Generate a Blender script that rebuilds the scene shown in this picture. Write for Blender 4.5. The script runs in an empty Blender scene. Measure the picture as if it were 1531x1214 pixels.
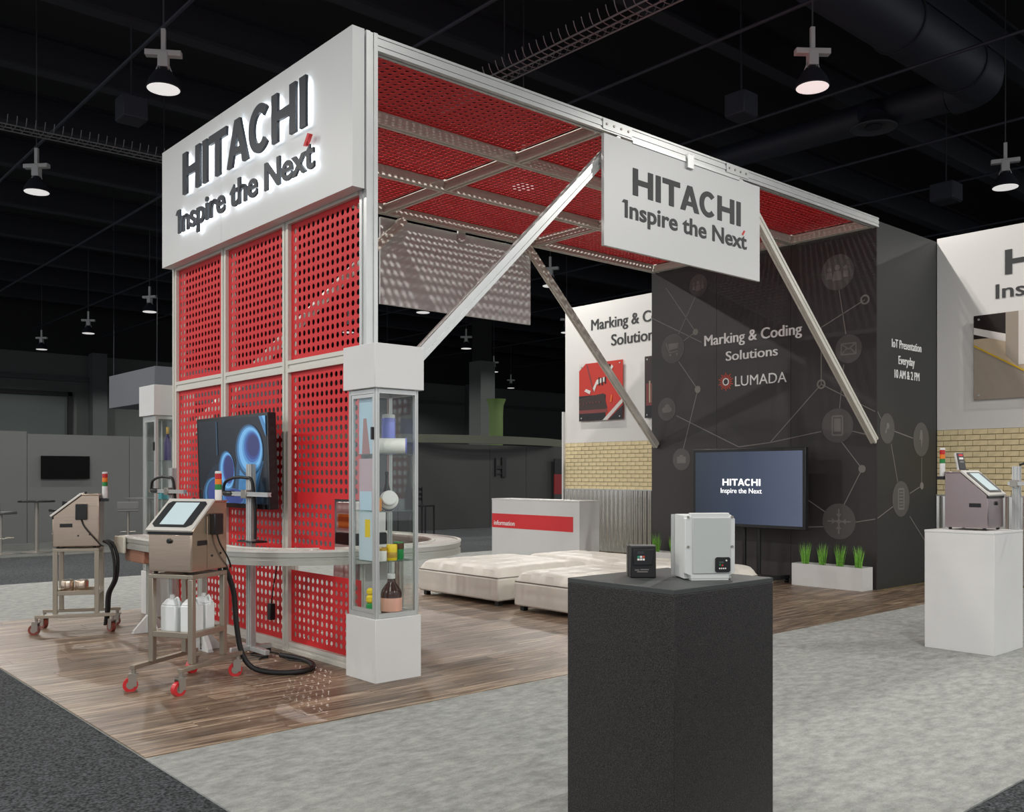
import bpy, math, random
from mathutils import Vector, Matrix
random.seed(7)
R = math.radians
scene = bpy.context.scene
col = scene.collection

# ------------------------------------------------------------------ camera
cam_d = bpy.data.cameras.new('camera'); cam = bpy.data.objects.new('camera', cam_d); col.objects.link(cam)
cam.location = (0, 0, 1.5); cam.rotation_euler = (R(90), 0, R(48.729 - 90))
cam_d.sensor_fit = 'HORIZONTAL'; cam_d.sensor_width = 36; cam_d.lens = 1402 / 1531 * 36
cam_d.shift_y = 102 / 1531; cam_d.clip_end = 300
scene.camera = cam
# ------------------------------------------------------------------ world, exposure
w = bpy.data.worlds.new('hall_air'); scene.world = w; w.use_nodes = True
bgn = w.node_tree.nodes['Background']; bgn.inputs[0].default_value = (0.92, 0.95, 1.0, 1); bgn.inputs[1].default_value = 0.75
vs = scene.view_settings
vs.view_transform = 'Standard'; vs.look = 'None'; vs.gamma = 1; vs.use_curve_mapping = False; vs.exposure = 0.25
# ------------------------------------------------------------------ hall lamps (regular grid of high bays 7 m above the floor)
LAMP_X = [-8.6, -1.75, 5.09, 11.95, 18.9, 25.6, 32.5]
LAMP_Y = [-5.5, 0.85, 7.2, 13.34, 19.84, 25.95, 32.1, 38.45, 44.8]
LAMP_W = 450
ld = bpy.data.lights.new('high_bay_light', 'SPOT'); ld.energy = LAMP_W; ld.spot_size = R(158); ld.spot_blend = 0.25
ld.shadow_soft_size = 0.05; ld.color = (1.0, 0.965, 0.92)
for lx in LAMP_X:
    for ly in LAMP_Y:
        if lx > 20 and ly < 10: continue
        lo = bpy.data.objects.new('high_bay_light', ld); col.objects.link(lo); lo.location = (lx, ly, 6.9)

# ------------------------------------------------------------------ helpers
def lin(c):
    return tuple((v / 12.92 if v <= 0.04045 else ((v + 0.055) / 1.055) ** 2.4) for v in c)
def hexc(h):
    return lin(tuple(int(h[i:i + 2], 16) / 255 for i in (0, 2, 4)))

MATS = {}
def mat(name, color, rough=0.5, metal=0.0, emit=0.0, var=0.0, scale=20.0, bump=0.0, stretch=None, spec=0.5, coat=0.0):
    """principled material; optional noise colour variation and bump"""
    if name in MATS: return MATS[name]
    c = hexc(color) if isinstance(color, str) else color
    m = bpy.data.materials.new(name); m.use_nodes = True; nt = m.node_tree
    b = nt.nodes['Principled BSDF']
    b.inputs['Base Color'].default_value = (*c, 1); b.inputs['Roughness'].default_value = rough
    b.inputs['Metallic'].default_value = metal; b.inputs['Specular IOR Level'].default_value = spec
    b.inputs['Coat Weight'].default_value = coat
    if emit:
        b.inputs['Emission Color'].default_value = (*c, 1); b.inputs['Emission Strength'].default_value = emit
    if var or bump:
        tc = nt.nodes.new('ShaderNodeTexCoord'); mp = nt.nodes.new('ShaderNodeMapping')
        if stretch: mp.inputs['Scale'].default_value = stretch
        n = nt.nodes.new('ShaderNodeTexNoise'); n.inputs['Scale'].default_value = scale; n.inputs['Detail'].default_value = 4
        nt.links.new(tc.outputs['Object'], mp.inputs[0]); nt.links.new(mp.outputs[0], n.inputs['Vector'])
        if var:
            r = nt.nodes.new('ShaderNodeValToRGB')
            r.color_ramp.elements[0].position = 0.3; r.color_ramp.elements[1].position = 0.7
            r.color_ramp.elements[0].color = (*[v * (1 - var) for v in c], 1)
            r.color_ramp.elements[1].color = (*[min(1, v * (1 + var)) for v in c], 1)
            nt.links.new(n.outputs['Fac'], r.inputs[0]); nt.links.new(r.outputs[0], b.inputs['Base Color'])
        if bump:
            bp = nt.nodes.new('ShaderNodeBump'); bp.inputs['Strength'].default_value = bump; bp.inputs['Distance'].default_value = 0.01
            nt.links.new(n.outputs['Fac'], bp.inputs['Height']); nt.links.new(bp.outputs[0], b.inputs['Normal'])
    MATS[name] = m
    return m

def glass_mat(name, tint=(0.97, 0.99, 0.98), refl=1.0):
    if name in MATS: return MATS[name]
    m = bpy.data.materials.new(name); m.use_nodes = True; nt = m.node_tree; nt.nodes.clear()
    o = nt.nodes.new('ShaderNodeOutputMaterial'); mx = nt.nodes.new('ShaderNodeMixShader')
    t = nt.nodes.new('ShaderNodeBsdfTransparent'); t.inputs[0].default_value = (*tint, 1)
    g = nt.nodes.new('ShaderNodeBsdfGlossy'); g.inputs['Roughness'].default_value = 0.02
    f = nt.nodes.new('ShaderNodeLayerWeight'); f.inputs[0].default_value = 0.5; pw = nt.nodes.new('ShaderNodeMath'); pw.operation = 'POWER'; pw.inputs[1].default_value = 4.0; ad = nt.nodes.new('ShaderNodeMath'); ad.operation = 'ADD'; ad.inputs[1].default_value = 0.03; ad.use_clamp = True; nt.links.new(f.outputs['Facing'], pw.inputs[0]); nt.links.new(pw.outputs[0], ad.inputs[0])
    mu = nt.nodes.new('ShaderNodeMath'); mu.operation = 'MULTIPLY'; mu.inputs[1].default_value = refl
    nt.links.new(ad.outputs[0], mu.inputs[0]); nt.links.new(mu.outputs[0], mx.inputs[0])
    nt.links.new(t.outputs[0], mx.inputs[1]); nt.links.new(g.outputs[0], mx.inputs[2]); nt.links.new(mx.outputs[0], o.inputs[0])
    MATS[name] = m
    return m

class MB:
    """collects boxes, tubes, lathes and prisms into one mesh"""
    def __init__(s): s.v = []; s.f = []
    def add(s, vs_, fs_):
        n = len(s.v); s.v += [tuple(p) for p in vs_]; s.f += [tuple(i + n for i in q) for q in fs_]; return s
    def box(s, x0, x1, y0, y1, z0, z1):
        return s.add([(x0, y0, z0), (x1, y0, z0), (x1, y1, z0), (x0, y1, z0), (x0, y0, z1), (x1, y0, z1), (x1, y1, z1), (x0, y1, z1)],
                     [(0, 3, 2, 1), (4, 5, 6, 7), (0, 1, 5, 4), (1, 2, 6, 5), (2, 3, 7, 6), (3, 0, 4, 7)])
    def frustum(s, cx, cy, z0, z1, a0, b0, a1, b1):
        return s.add([(cx - a0, cy - b0, z0), (cx + a0, cy - b0, z0), (cx + a0, cy + b0, z0), (cx - a0, cy + b0, z0),
                      (cx - a1, cy - b1, z1), (cx + a1, cy - b1, z1), (cx + a1, cy + b1, z1), (cx - a1, cy + b1, z1)],
                     [(0, 3, 2, 1), (4, 5, 6, 7), (0, 1, 5, 4), (1, 2, 6, 5), (2, 3, 7, 6), (3, 0, 4, 7)])
    def prism(s, poly, fn, w0, w1):
        """poly = [(u,v)] ccw seen from +w; fn maps (u,v,w) to xyz"""
        n = len(poly)
        vs_ = [fn(u, v, w0) for u, v in poly] + [fn(u, v, w1) for u, v in poly]
        fs_ = [tuple(reversed(range(n))), tuple(range(n, 2 * n))]
        fs_ += [(i, (i + 1) % n, n + (i + 1) % n, n + i) for i in range(n)]
        return s.add(vs_, fs_)
    def sweep(s, sect, p0, p1, up=(0, 0, 1)):
        """extrude closed section [(a,b)] from p0 to p1; b along up"""
        p0 = Vector(p0); p1 = Vector(p1); d = (p1 - p0).normalized(); u = Vector(up)
        if abs(d.dot(u)) > 0.99: u = Vector((0, 1, 0)) if abs(d.z) > 0.9 else Vector((0, 0, 1))
        a = d.cross(u).normalized(); b = a.cross(d).normalized(); n = len(sect)
        vs_ = [p0 + a * x + b * y for x, y in sect] + [p1 + a * x + b * y for x, y in sect]
        fs_ = [tuple(range(n)), tuple(reversed(range(n, 2 * n)))] + [(i, n + i, n + (i + 1) % n, (i + 1) % n) for i in range(n)]
        return s.add(vs_, fs_)
    def bar(s, p0, p1, wd, ht, up=(0, 0, 1)):
        return s.sweep([(-wd / 2, -ht / 2), (wd / 2, -ht / 2), (wd / 2, ht / 2), (-wd / 2, ht / 2)], p0, p1, up)
    def cyl(s, p0, p1, r, seg=16, r1=None):
        p0 = Vector(p0); p1 = Vector(p1); r1 = r if r1 is None else r1
        d = (p1 - p0).normalized(); u = Vector((0, 0, 1)) if abs(d.z) < 0.9 else Vector((1, 0, 0))
        a = d.cross(u).normalized(); b = d.cross(a)
        vs_ = []
        for p, rr in ((p0, r), (p1, r1)):
            for i in range(seg):
                t = 2 * math.pi * i / seg; vs_.append(p + a * (rr * math.cos(t)) + b * (rr * math.sin(t)))
        fs_ = [tuple(reversed(range(seg))), tuple(range(seg, 2 * seg))] + [(i, (i + 1) % seg, seg + (i + 1) % seg, seg + i) for i in range(seg)]
        return s.add(vs_, fs_)
    def lathe(s, prof, c=(0, 0, 0), seg=20, sx=1.0, sy=1.0):
        """prof = [(r,z)] bottom to top"""
        vs_ = []; fs_ = []; n = len(prof)
        for r, z in prof:
            for i in range(seg):
                t = 2 * math.pi * i / seg; vs_.append((c[0] + r * sx * math.cos(t), c[1] + r * sy * math.sin(t), c[2] + z))
        for k in range(n - 1):
            for i in range(seg):
                j = (i + 1) % seg; fs_.append((k * seg + i, k * seg + j, (k + 1) * seg + j, (k + 1) * seg + i))
        fs_.append(tuple(reversed(range(seg)))); fs_.append(tuple(range((n - 1) * seg, n * seg)))
        return s.add(vs_, fs_)
    def tube(s, pts, r, seg=10, sub=6):
        P = [Vector(p) for p in pts]; path = []
        if sub > 1 and len(P) > 2:
            for i in range(len(P) - 1):
                a = P[max(i - 1, 0)]; b = P[i]; c = P[i + 1]; d = P[min(i + 2, len(P) - 1)]
                for k in range(sub):
                    t = k / sub
                    path.append(0.5 * ((2 * b) + (c - a) * t + (2 * a - 5 * b + 4 * c - d) * t * t + (-a + 3 * b - 3 * c + d) * t ** 3))
            path.append(P[-1])
        else: path = P
        n = len(path); vs_ = []; fs_ = []; nrm = None
        for i, p in enumerate(path):
            d = (path[min(i + 1, n - 1)] - path[max(i - 1, 0)]).normalized()
            if nrm is None:
                nrm = d.cross(Vector((0, 0, 1)) if abs(d.z) < 0.9 else Vector((1, 0, 0))).normalized()
            nrm = (nrm - d * nrm.dot(d)).normalized(); bn = d.cross(nrm)
            for k in range(seg):
                t = 2 * math.pi * k / seg; vs_.append(p + nrm * (r * math.cos(t)) + bn * (r * math.sin(t)))
        for i in range(n - 1):
            for k in range(seg):
                j = (k + 1) % seg; fs_.append((i * seg + k, i * seg + j, (i + 1) * seg + j, (i + 1) * seg + k))
        fs_.append(tuple(reversed(range(seg)))); fs_.append(tuple(range((n - 1) * seg, n * seg)))
        return s.add(vs_, fs_)
    def mesh(s, name, m=None, smooth=True):
        me = bpy.data.meshes.new(name); me.from_pydata([tuple(p) for p in s.v], [], s.f); me.update()
        if m: me.materials.append(m)
        if smooth:
            me.polygons.foreach_set('use_smooth', [True] * len(me.polygons)); me.set_sharp_from_angle(angle=R(32))
        return me
    def build(s, name, m, parent=None, bevel=0.0, loc=None):
        o = bpy.data.objects.new(name, s.mesh(name, m)); col.objects.link(o)
        if parent: o.parent = parent
        if loc: o.location = loc
        if bevel:
            b = o.modifiers.new('bevel', 'BEVEL'); b.width = bevel; b.segments = 2; b.limit_method = 'ANGLE'; b.angle_limit = R(50)
        return o

def tag(o, label=None, cat=None, group=None, kind=None):
    if label: o['label'] = label
    if cat: o['category'] = cat
    if group: o['group'] = group
    if kind: o['kind'] = kind
    return o
def thing(name, label, cat, loc=(0, 0, 0), rz=0.0, group=None):
    o = bpy.data.objects.new(name, None); col.objects.link(o); o.empty_display_size = 0.1
    o.location = loc; o.rotation_euler = (0, 0, rz)
    return tag(o, label, cat, group)
def struct(name, label, loc=(0, 0, 0)):
    o = bpy.data.objects.new(name, None); col.objects.link(o); o.location = loc; o['kind'] = 'structure'; o['label'] = label
    return o
def inst(me, name, parent, loc=(0, 0, 0), rot=(0, 0, 0)):
    o = bpy.data.objects.new(name, me); col.objects.link(o); o.parent = parent; o.location = loc; o.rotation_euler = rot
    return o
def copy_tree(o, parent=None):
    c = o.copy(); col.objects.link(c); c.parent = parent
    for ch in list(o.children): copy_tree(ch, c)
    return c

def slot(wd, ht, na=1, nb=1, gd=0.12):
    """aluminium profile section with na grooves on the wide sides, nb on the high sides"""
    def side(L, n, d):
        pts = [(-L / 2, 0)]
        for k in range(n):
            c = -L / 2 + L * (k + 0.5) / n; g = L / n * 0.16
            pts += [(c - g, 0), (c - g, d), (c + g, d), (c + g, 0)]
        return pts
    d = gd * min(wd, ht); out = []
    for x, y in side(wd, na, d): out.append((x, -ht / 2 + y))
    for x, y in side(ht, nb, d): out.append((wd / 2 - y, x))
    for x, y in side(wd, na, d): out.append((-x, ht / 2 - y))
    for x, y in side(ht, nb, d): out.append((-wd / 2 + y, -x))
    return out

def face_negX(X0): return lambda u, v, w: (X0 - w, -u, v)     # u = -Y
def face_negY(Y0): return lambda u, v, w: (u, Y0 - w, v)
def face_posX(X0): return lambda u, v, w: (X0 + w, u, v)

def rect(u0, u1, v0, v1): return [(u0, v0), (u1, v0), (u1, v1), (u0, v1)]
def disc(u, v, ru, rv=None, n=28):
    rv = ru if rv is None else rv
    return [(u + ru * math.cos(2 * math.pi * i / n), v + rv * math.sin(2 * math.pi * i / n)) for i in range(n)]
def stroke(a, b, t):
    d = Vector((b[0] - a[0], b[1] - a[1])).normalized(); n = Vector((-d.y, d.x)) * t / 2
    return [(a[0] - n.x, a[1] - n.y), (b[0] - n.x, b[1] - n.y), (b[0] + n.x, b[1] + n.y), (a[0] + n.x, a[1] + n.y)]
def ring(mb, u, v, r0, r1, fn, w0, w1, n=28, sq=1.0):
    for i in range(n):
        a = 2 * math.pi * i / n; b = 2 * math.pi * (i + 1) / n
        mb.prism([(u + r0 * math.cos(a) * sq, v + r0 * math.sin(a)), (u + r1 * math.cos(a) * sq, v + r1 * math.sin(a)),
                  (u + r1 * math.cos(b) * sq, v + r1 * math.sin(b)), (u + r0 * math.cos(b) * sq, v + r0 * math.sin(b))], fn, w0, w1)

# ---- lettering
def glyphs_hitachi():
    """bold wide sans capitals, unit height, as lists of convex polygons"""
    S = 0.24
    def H(x): return [rect(x, x + S, 0, 1), rect(x + 0.72, x + 0.72 + S, 0, 1), rect(x + S, x + 0.72, 0.41, 0.61)], 0.72 + S
    def I(x): return [rect(x, x + S, 0, 1)], S
    def T(x): return [rect(x, x + 0.88, 0.80, 1), rect(x + 0.44 - S / 2, x + 0.44 + S / 2, 0, 0.80)], 0.88
    def A(x):
        return [[(x, 0), (x + 0.25, 0), (x + 0.61, 1), (x + 0.37, 1)], [(x + 0.74, 0), (x + 0.99, 0), (x + 0.62, 1), (x + 0.38, 1)],
                rect(x + 0.25, x + 0.74, 0.22, 0.38)], 0.99
    def C(x):
        out = []; cx = x + 0.47; n = 26
        for i in range(n):
            a = R(44 + 272 * i / n); b = R(44 + 272 * (i + 1) / n)
            out.append([(cx + 0.235 * math.cos(a), 0.5 + 0.32 * math.sin(a)), (cx + 0.47 * math.cos(a), 0.5 + 0.515 * math.sin(a)),
                        (cx + 0.47 * math.cos(b), 0.5 + 0.515 * math.sin(b)), (cx + 0.235 * math.cos(b), 0.5 + 0.32 * math.sin(b))])
        return out, 0.86
    x = 0; res = []
    for fn_, gap in ((H, .14), (I, .10), (T, .02), (A, .03), (C, .13), (H, .14), (I, 0)):
        polys, wd = fn_(x); res.append(polys); x += wd + gap
    return res, x
HIT, HITW = glyphs_hitachi()
def hitachi(u0, u1, v0, v1):
    k = (u1 - u0) / HITW
    return [[[(u0 + p[0] * k, v0 + p[1] * (v1 - v0)) for p in poly] for poly in polys] for polys in HIT]

def text_raw(s, offset=0.0):
    cu = bpy.data.curves.new('lettering', 'FONT'); cu.body = s; cu.size = 1; cu.offset = offset; cu.resolution_u = 4; cu.fill_mode = 'FRONT'
    o = bpy.data.objects.new('lettering', cu); col.objects.link(o)
    bpy.context.view_layer.update()
    me = bpy.data.meshes.new_from_object(o.evaluated_get(bpy.context.evaluated_depsgraph_get()))
    v = [tuple(p.co) for p in me.vertices]; f = [tuple(p.vertices) for p in me.polygons]
    bpy.data.objects.remove(o); bpy.data.curves.remove(cu); bpy.data.meshes.remove(me)
    return v, f
_cap = {}
def capheight(off):
    if off not in _cap:
        v, f = text_raw('H', off); _cap[off] = (min(p[1] for p in v), max(p[1] for p in v))
    return _cap[off]
def text_uv(s, u0, u1, base, cap, off=0.0):
    v, f = text_raw(s, off); lo, hi = capheight(off)
    x0 = min(p[0] for p in v); x1 = max(p[0] for p in v)
    return [(u0 + (p[0] - x0) / (x1 - x0) * (u1 - u0), base + (p[1] - lo) / (hi - lo) * cap) for p in v], f
def extrude_flat(mb, uv, faces, fn, w0, w1):
    """solid from a flat triangulation (front, back, outline walls)"""
    n = len(uv)
    def ar(q): return sum(uv[q[i]][0] * uv[q[(i + 1) % len(q)]][1] - uv[q[(i + 1) % len(q)]][0] * uv[q[i]][1] for i in range(len(q)))
    faces = [q if ar(q) >= 0 else tuple(reversed(q)) for q in faces]
    cnt = {}
    for q in faces:
        for i in range(len(q)):
            cnt[(q[i], q[(i + 1) % len(q)])] = 1
    walls = [(a, b, n + b, n + a) for (a, b) in cnt if (b, a) not in cnt]
    mb.add([fn(u, v, w0) for u, v in uv] + [fn(u, v, w1) for u, v in uv],
           [tuple(reversed(q)) for q in faces] + [tuple(i + n for i in q) for q in faces] + walls)
def text(name, s, u0, u1, base, cap, fn, w0, w1, m, parent, off=0.0):
    # weight comes from layers shifted sideways by a fraction of the cap height, each a hair prouder
    mb = MB(); d = off * cap * 1.6; sh = (0.0,) if d <= 0 else (-d, 0.0, d)
    uv, f = text_uv(s, u0 + max(d, 0), u1 - max(d, 0), base, cap, 0.0)
    for k, q in enumerate(sh): extrude_flat(mb, [(u + q, v) for u, v in uv], f, fn, w0, w1 + 0.0004 * k)
    return mb.build(name, m, parent)
def letters(s, u0, u1, base, cap, off):
    """split one line of lettering into single letters, by overlap along the line"""
    uv, f = text_uv(s, u0, u1, base, cap, off); par = list(range(len(uv)))
    def find(a):
        while par[a] != a: par[a] = par[par[a]]; a = par[a]
        return a
    for q in f:
        for i in q[1:]: par[find(i)] = find(q[0])
    isl = {}
    for q in f: isl.setdefault(find(q[0]), []).append(q)
    items = sorted([(min(uv[i][0] for q in qs for i in q), max(uv[i][0] for q in qs for i in q), qs) for qs in isl.values()], key=lambda t: t[0])
    out = []
    for a, b, qs in items:
        if out and a < out[-1][1] - 0.4 * (b - a): out[-1][1] = max(out[-1][1], b); out[-1][2] += qs
        else: out.append([a, b, list(qs)])
    res = []
    for a, b, qs in out:
        ids = sorted({i for q in qs for i in q}); mp = {i: k for k, i in enumerate(ids)}
        res.append(([uv[i] for i in ids], [tuple(mp[i] for i in q) for q in qs]))
    return res

# ------------------------------------------------------------------ materials
def carpet_mat(name, c0, c1, s_fine, s_big, mix, stretch=(1, 1, 1)):
    m = bpy.data.materials.new(name); m.use_nodes = True; nt = m.node_tree; b = nt.nodes['Principled BSDF']
    b.inputs['Roughness'].default_value = 0.95; b.inputs['Specular IOR Level'].default_value = 0.1
    tc = nt.nodes.new('ShaderNodeTexCoord'); mp = nt.nodes.new('ShaderNodeMapping'); mp.inputs['Scale'].default_value = stretch
    n1 = nt.nodes.new('ShaderNodeTexNoise'); n1.inputs['Scale'].default_value = s_fine; n1.inputs['Detail'].default_value = 2
    n2 = nt.nodes.new('ShaderNodeTexNoise'); n2.inputs['Scale'].default_value = s_big; n2.inputs['Detail'].default_value = 10; n2.inputs['Roughness'].default_value = 0.75
    r1 = nt.nodes.new('ShaderNodeValToRGB'); r1.color_ramp.elements[0].position = 0.36; r1.color_ramp.elements[1].position = 0.66
    r1.color_ramp.elements[0].color = (*hexc(c0), 1); r1.color_ramp.elements[1].color = (*hexc(c1), 1)
    r2 = nt.nodes.new('ShaderNodeValToRGB'); r2.color_ramp.elements[0].position = 0.35; r2.color_ramp.elements[1].position = 0.6
    r2.color_ramp.elements[0].color = (*hexc(c0), 1); r2.color_ramp.elements[1].color = (*hexc(c1), 1)
    mx = nt.nodes.new('ShaderNodeMix'); mx.data_type = 'RGBA'; mx.inputs[0].default_value = mix
    nt.links.new(tc.outputs['Object'], n1.inputs['Vector']); nt.links.new(tc.outputs['Object'], mp.inputs[0]); nt.links.new(mp.outputs[0], n2.inputs['Vector'])
    nt.links.new(n1.outputs['Fac'], r1.inputs[0]); nt.links.new(n2.outputs['Fac'], r2.inputs[0])
    nt.links.new(r1.outputs[0], mx.inputs[6]); nt.links.new(r2.outputs[0], mx.inputs[7]); nt.links.new(mx.outputs[2], b.inputs['Base Color'])
    bp = nt.nodes.new('ShaderNodeBump'); bp.inputs['Strength'].default_value = 0.35; bp.inputs['Distance'].default_value = 0.006
    nt.links.new(n1.outputs['Fac'], bp.inputs['Height']); nt.links.new(bp.outputs[0], b.inputs['Normal'])
    return m
M_aisle = carpet_mat('speckled_aisle_carpet', '101112', '5a5d60', 70, 40, 0.3)
M_carpet = carpet_mat('mottled_grey_carpet', '7c7e7c', 'a9aba7', 150, 8.0, 0.75, (1, 1.7, 1))
M_farcarpet = carpet_mat('far_booth_carpet', '50524f', '6e706e', 60, 3, 0.5)

def wood_mat():
    m = bpy.data.materials.new('vinyl_wood_plank'); m.use_nodes = True; nt = m.node_tree; b = nt.nodes['Principled BSDF']
    b.inputs['Roughness'].default_value = 0.42
    tc = nt.nodes.new('ShaderNodeTexCoord'); oi = nt.nodes.new('ShaderNodeObjectInfo')
    add = nt.nodes.new('ShaderNodeVectorMath'); add.operation = 'ADD'
    sc = nt.nodes.new('ShaderNodeVectorMath'); sc.operation = 'SCALE'; sc.inputs[0].default_value = (13, 7, 3)
    nt.links.new(oi.outputs['Random'], sc.inputs['Scale']); nt.links.new(tc.outputs['Object'], add.inputs[0]); nt.links.new(sc.outputs[0], add.inputs[1])
    mp = nt.nodes.new('ShaderNodeMapping'); mp.inputs['Scale'].default_value = (0.9, 16, 1); nt.links.new(add.outputs[0], mp.inputs[0])
    n = nt.nodes.new('ShaderNodeTexNoise'); n.inputs['Scale'].default_value = 2.2; n.inputs['Detail'].default_value = 9; n.inputs['Roughness'].default_value = 0.7
    nt.links.new(mp.outputs[0], n.inputs['Vector'])
    r = nt.nodes.new('ShaderNodeValToRGB'); e = r.color_ramp.elements
    e[0].position = 0.36; e[0].color = (*hexc('40332a'), 1); e[1].position = 0.66; e[1].color = (*hexc('c0ad96'), 1)
    k = r.color_ramp.elements.new(0.5); k.color = (*hexc('826c57'), 1)
    nt.links.new(n.outputs['Fac'], r.inputs[0])
    mr = nt.nodes.new('ShaderNodeMapRange'); mr.inputs[3].default_value = 0.58; mr.inputs[4].default_value = 1.0; nt.links.new(oi.outputs['Random'], mr.inputs[0])
    mu = nt.nodes.new('ShaderNodeVectorMath'); mu.operation = 'SCALE'; nt.links.new(r.outputs[0], mu.inputs[0]); nt.links.new(mr.outputs[0], mu.inputs['Scale'])
    nt.links.new(mu.outputs[0], b.inputs['Base Color'])
    bp = nt.nodes.new('ShaderNodeBump'); bp.inputs['Strength'].default_value = 0.15; bp.inputs['Distance'].default_value = 0.004
    nt.links.new(n.outputs['Fac'], bp.inputs['Height']); nt.links.new(bp.outputs[0], b.inputs['Normal'])
    return m
M_wood = wood_mat()
M_white = mat('white_laminate', 'cfcfcd', 0.45, var=0.02, scale=3)
M_signwhite = mat('white_sign_panel', 'd0d1cf', 0.4)
M_wallwhite = mat('white_wall_graphic', 'dedcd8', 0.5)
M_alu = mat('satin_aluminium', 'c4c6c4', 0.34, 0.55, var=0.03, scale=8)
M_aluwarm = mat('powder_coated_frame', 'cfccc2', 0.4, 0.1)
M_red = mat('red_powder_coat', 'c8262a', 0.5, spec=0.3)
M_black = mat('black_plastic', '141416', 0.4)
M_rubber = mat('black_rubber', '121212', 0.6)
M_dark = mat('dark_letter', '2b3036', 0.45)
M_print = mat('dark_grey_print', '3a3b3c', 0.6)
M_whiteprint = mat('white_print', 'e8e8e6', 0.6)
M_redprint = mat('red_print', 'cf2a2e', 0.5)
M_steel = mat('brushed_stainless', 'cdb9a6', 0.22, 0.92, var=0.06, scale=4, stretch=(1, 1, 30))
M_steeld = mat('stainless_tube', 'a39e96', 0.36, 0.85)
M_glass = glass_mat('clear_glass')
M_halo = mat('letter_halo_led', (0.86, 0.92, 1.0), 0.5, emit=5.0)
M_cream = mat('cream_leatherette', 'd9d5ca', 0.42, var=0.03, scale=5, bump=0.1)
M_lumada = mat('charcoal_graphic_wall', '343130', 0.5, var=0.06, scale=0.8)
M_lumside = mat('dark_grey_graphic_wall', '303130', 0.55, var=0.04, scale=0.8)
M_icon = mat('translucent_grey_icon_print', '565351', 0.6)
M_icon2 = mat('pale_icon_print', '74706d', 0.6)
M_line = mat('thin_grey_line_print', '7d7974', 0.6)
M_orange = mat('orange_print', 'c4452c', 0.5)
M_brick = mat('pale_tan_brick', 'e2d1a6', 0.85, var=0.10, scale=9, bump=0.3)
M_mortar = mat('brown_mortar', '77663f', 0.95)
M_zinc = mat('corrugated_zinc', 'd6d3cc', 0.16, 0.9)
M_hallwall = mat('grey_hall_wall_paint', '4c504f', 0.8, var=0.05, scale=0.3)
M_hallblack = mat('black_hall_paint', '08090d', 0.8)
M_beam = mat('dark_blue_painted_steel', '12141e', 0.7)
M_duct = mat('dark_painted_duct', '1c1f2a', 0.6)
M_midgrey = mat('grey_partition', '5c5e5d', 0.7, var=0.03, scale=0.6)
M_darkgrey = mat('dark_partition', '343535', 0.7, var=0.06, scale=0.5)
M_lamp = mat('lamp_lens', (1, 0.98, 0.95), 0.5, emit=0.5)
M_lampcase = mat('grey_lamp_case', 'b4b4b2', 0.5, 0.2)
M_lampbowl = mat('lamp_reflector', '3a3b3e', 0.4)

# ------------------------------------------------------------------ setting: floors
fl = MB().box(-14, 62, -14, 52, -0.2, -0.008).build('floor', M_aisle); tag(fl, 'dark grey speckled aisle carpet of the exhibition hall', kind='structure')
fc = MB().box(1.81, 13.7, 1.81, 14.1, -0.008, 0.0).build('floor_carpet', M_carpet); tag(fc, 'light grey mottled booth carpet', kind='structure')
ff = MB().box(-2, 9.6, 18.4, 22.2, -0.008, 0.02).build('floor_platform', M_farcarpet); tag(ff, 'raised grey floor of the neighbouring booth', kind='structure')
fw = struct('floor_wood', 'brown wood look plank flooring of the booth', (0, 0, 0))
MB().box(1.81, 13.22, 5.0, 10.56, 0.0, 0.0015).build('underlay', M_mortar, fw)
ROWH = 0.1853
for r_ in range(30):
    y0 = 5.0 + r_ * ROWH; xe = 13.22 if y0 < 5.9 else 11.55
    x = 1.81 - random.random() * 1.2
    while x < xe:
        a = max(x, 1.81); b = min(x + 1.25, xe)
        if b - a > 0.02:
            L = (b - a) / 2 - 0.0012; W = ROWH / 2 - 0.0012
            inst(MB().box(-L, L, -W, W, 0, 0.003).mesh('plank', M_wood, False), 'plank', fw, ((a + b) / 2, y0 + ROWH / 2, 0.0015))
        x += 1.25

# ------------------------------------------------------------------ setting: hall shell
cl = MB().box(-14, 62, -14, 52, 11.0, 11.2).build('ceiling', M_hallblack); tag(cl, 'black hall ceiling deck', kind='structure')
wb = struct('wall_back', 'grey painted far wall of the exhibition hall')
MB().box(-14, 62, 50, 50.3, 0, 7.5).build('lower_wall', M_hallwall, wb)
MB().box(-14, 62, 50, 50.3, 7.5, 11).build('upper_wall', M_hallblack, wb)
MB().box(-14, 62, 49.8, 50, 6.15, 6.35).build('ledge', mat('wall_ledge', '3c4040', 0.8), wb)
MB().box(3.5, 14.2, 49.85, 50, 0, 5.4).build('rolling_door', mat('rolling_door_grey', '3f4746', 0.7), wb)
MB().box(14.2, 14.4, 49.7, 50, 0, 5.6).build('door_jamb', M_hallblack, wb)
MB().box(3.3, 14.4, 49.7, 50, 5.4, 5.6).build('door_head', M_hallblack, wb)
for px_ in (2.2, 15.6, 27.0, 33.5, 40.0):
    MB().box(px_ - 0.35, px_ + 0.35, 49.3, 50, 0, 7.6).build('pilaster', mat('pilaster_grey', '4a4f4f', 0.8), wb)
wr = MB().box(61.7, 62, -14, 50, 0, 11).build('wall_right', M_hallwall); tag(wr, 'grey painted side wall of the exhibition hall', kind='structure')
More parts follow.
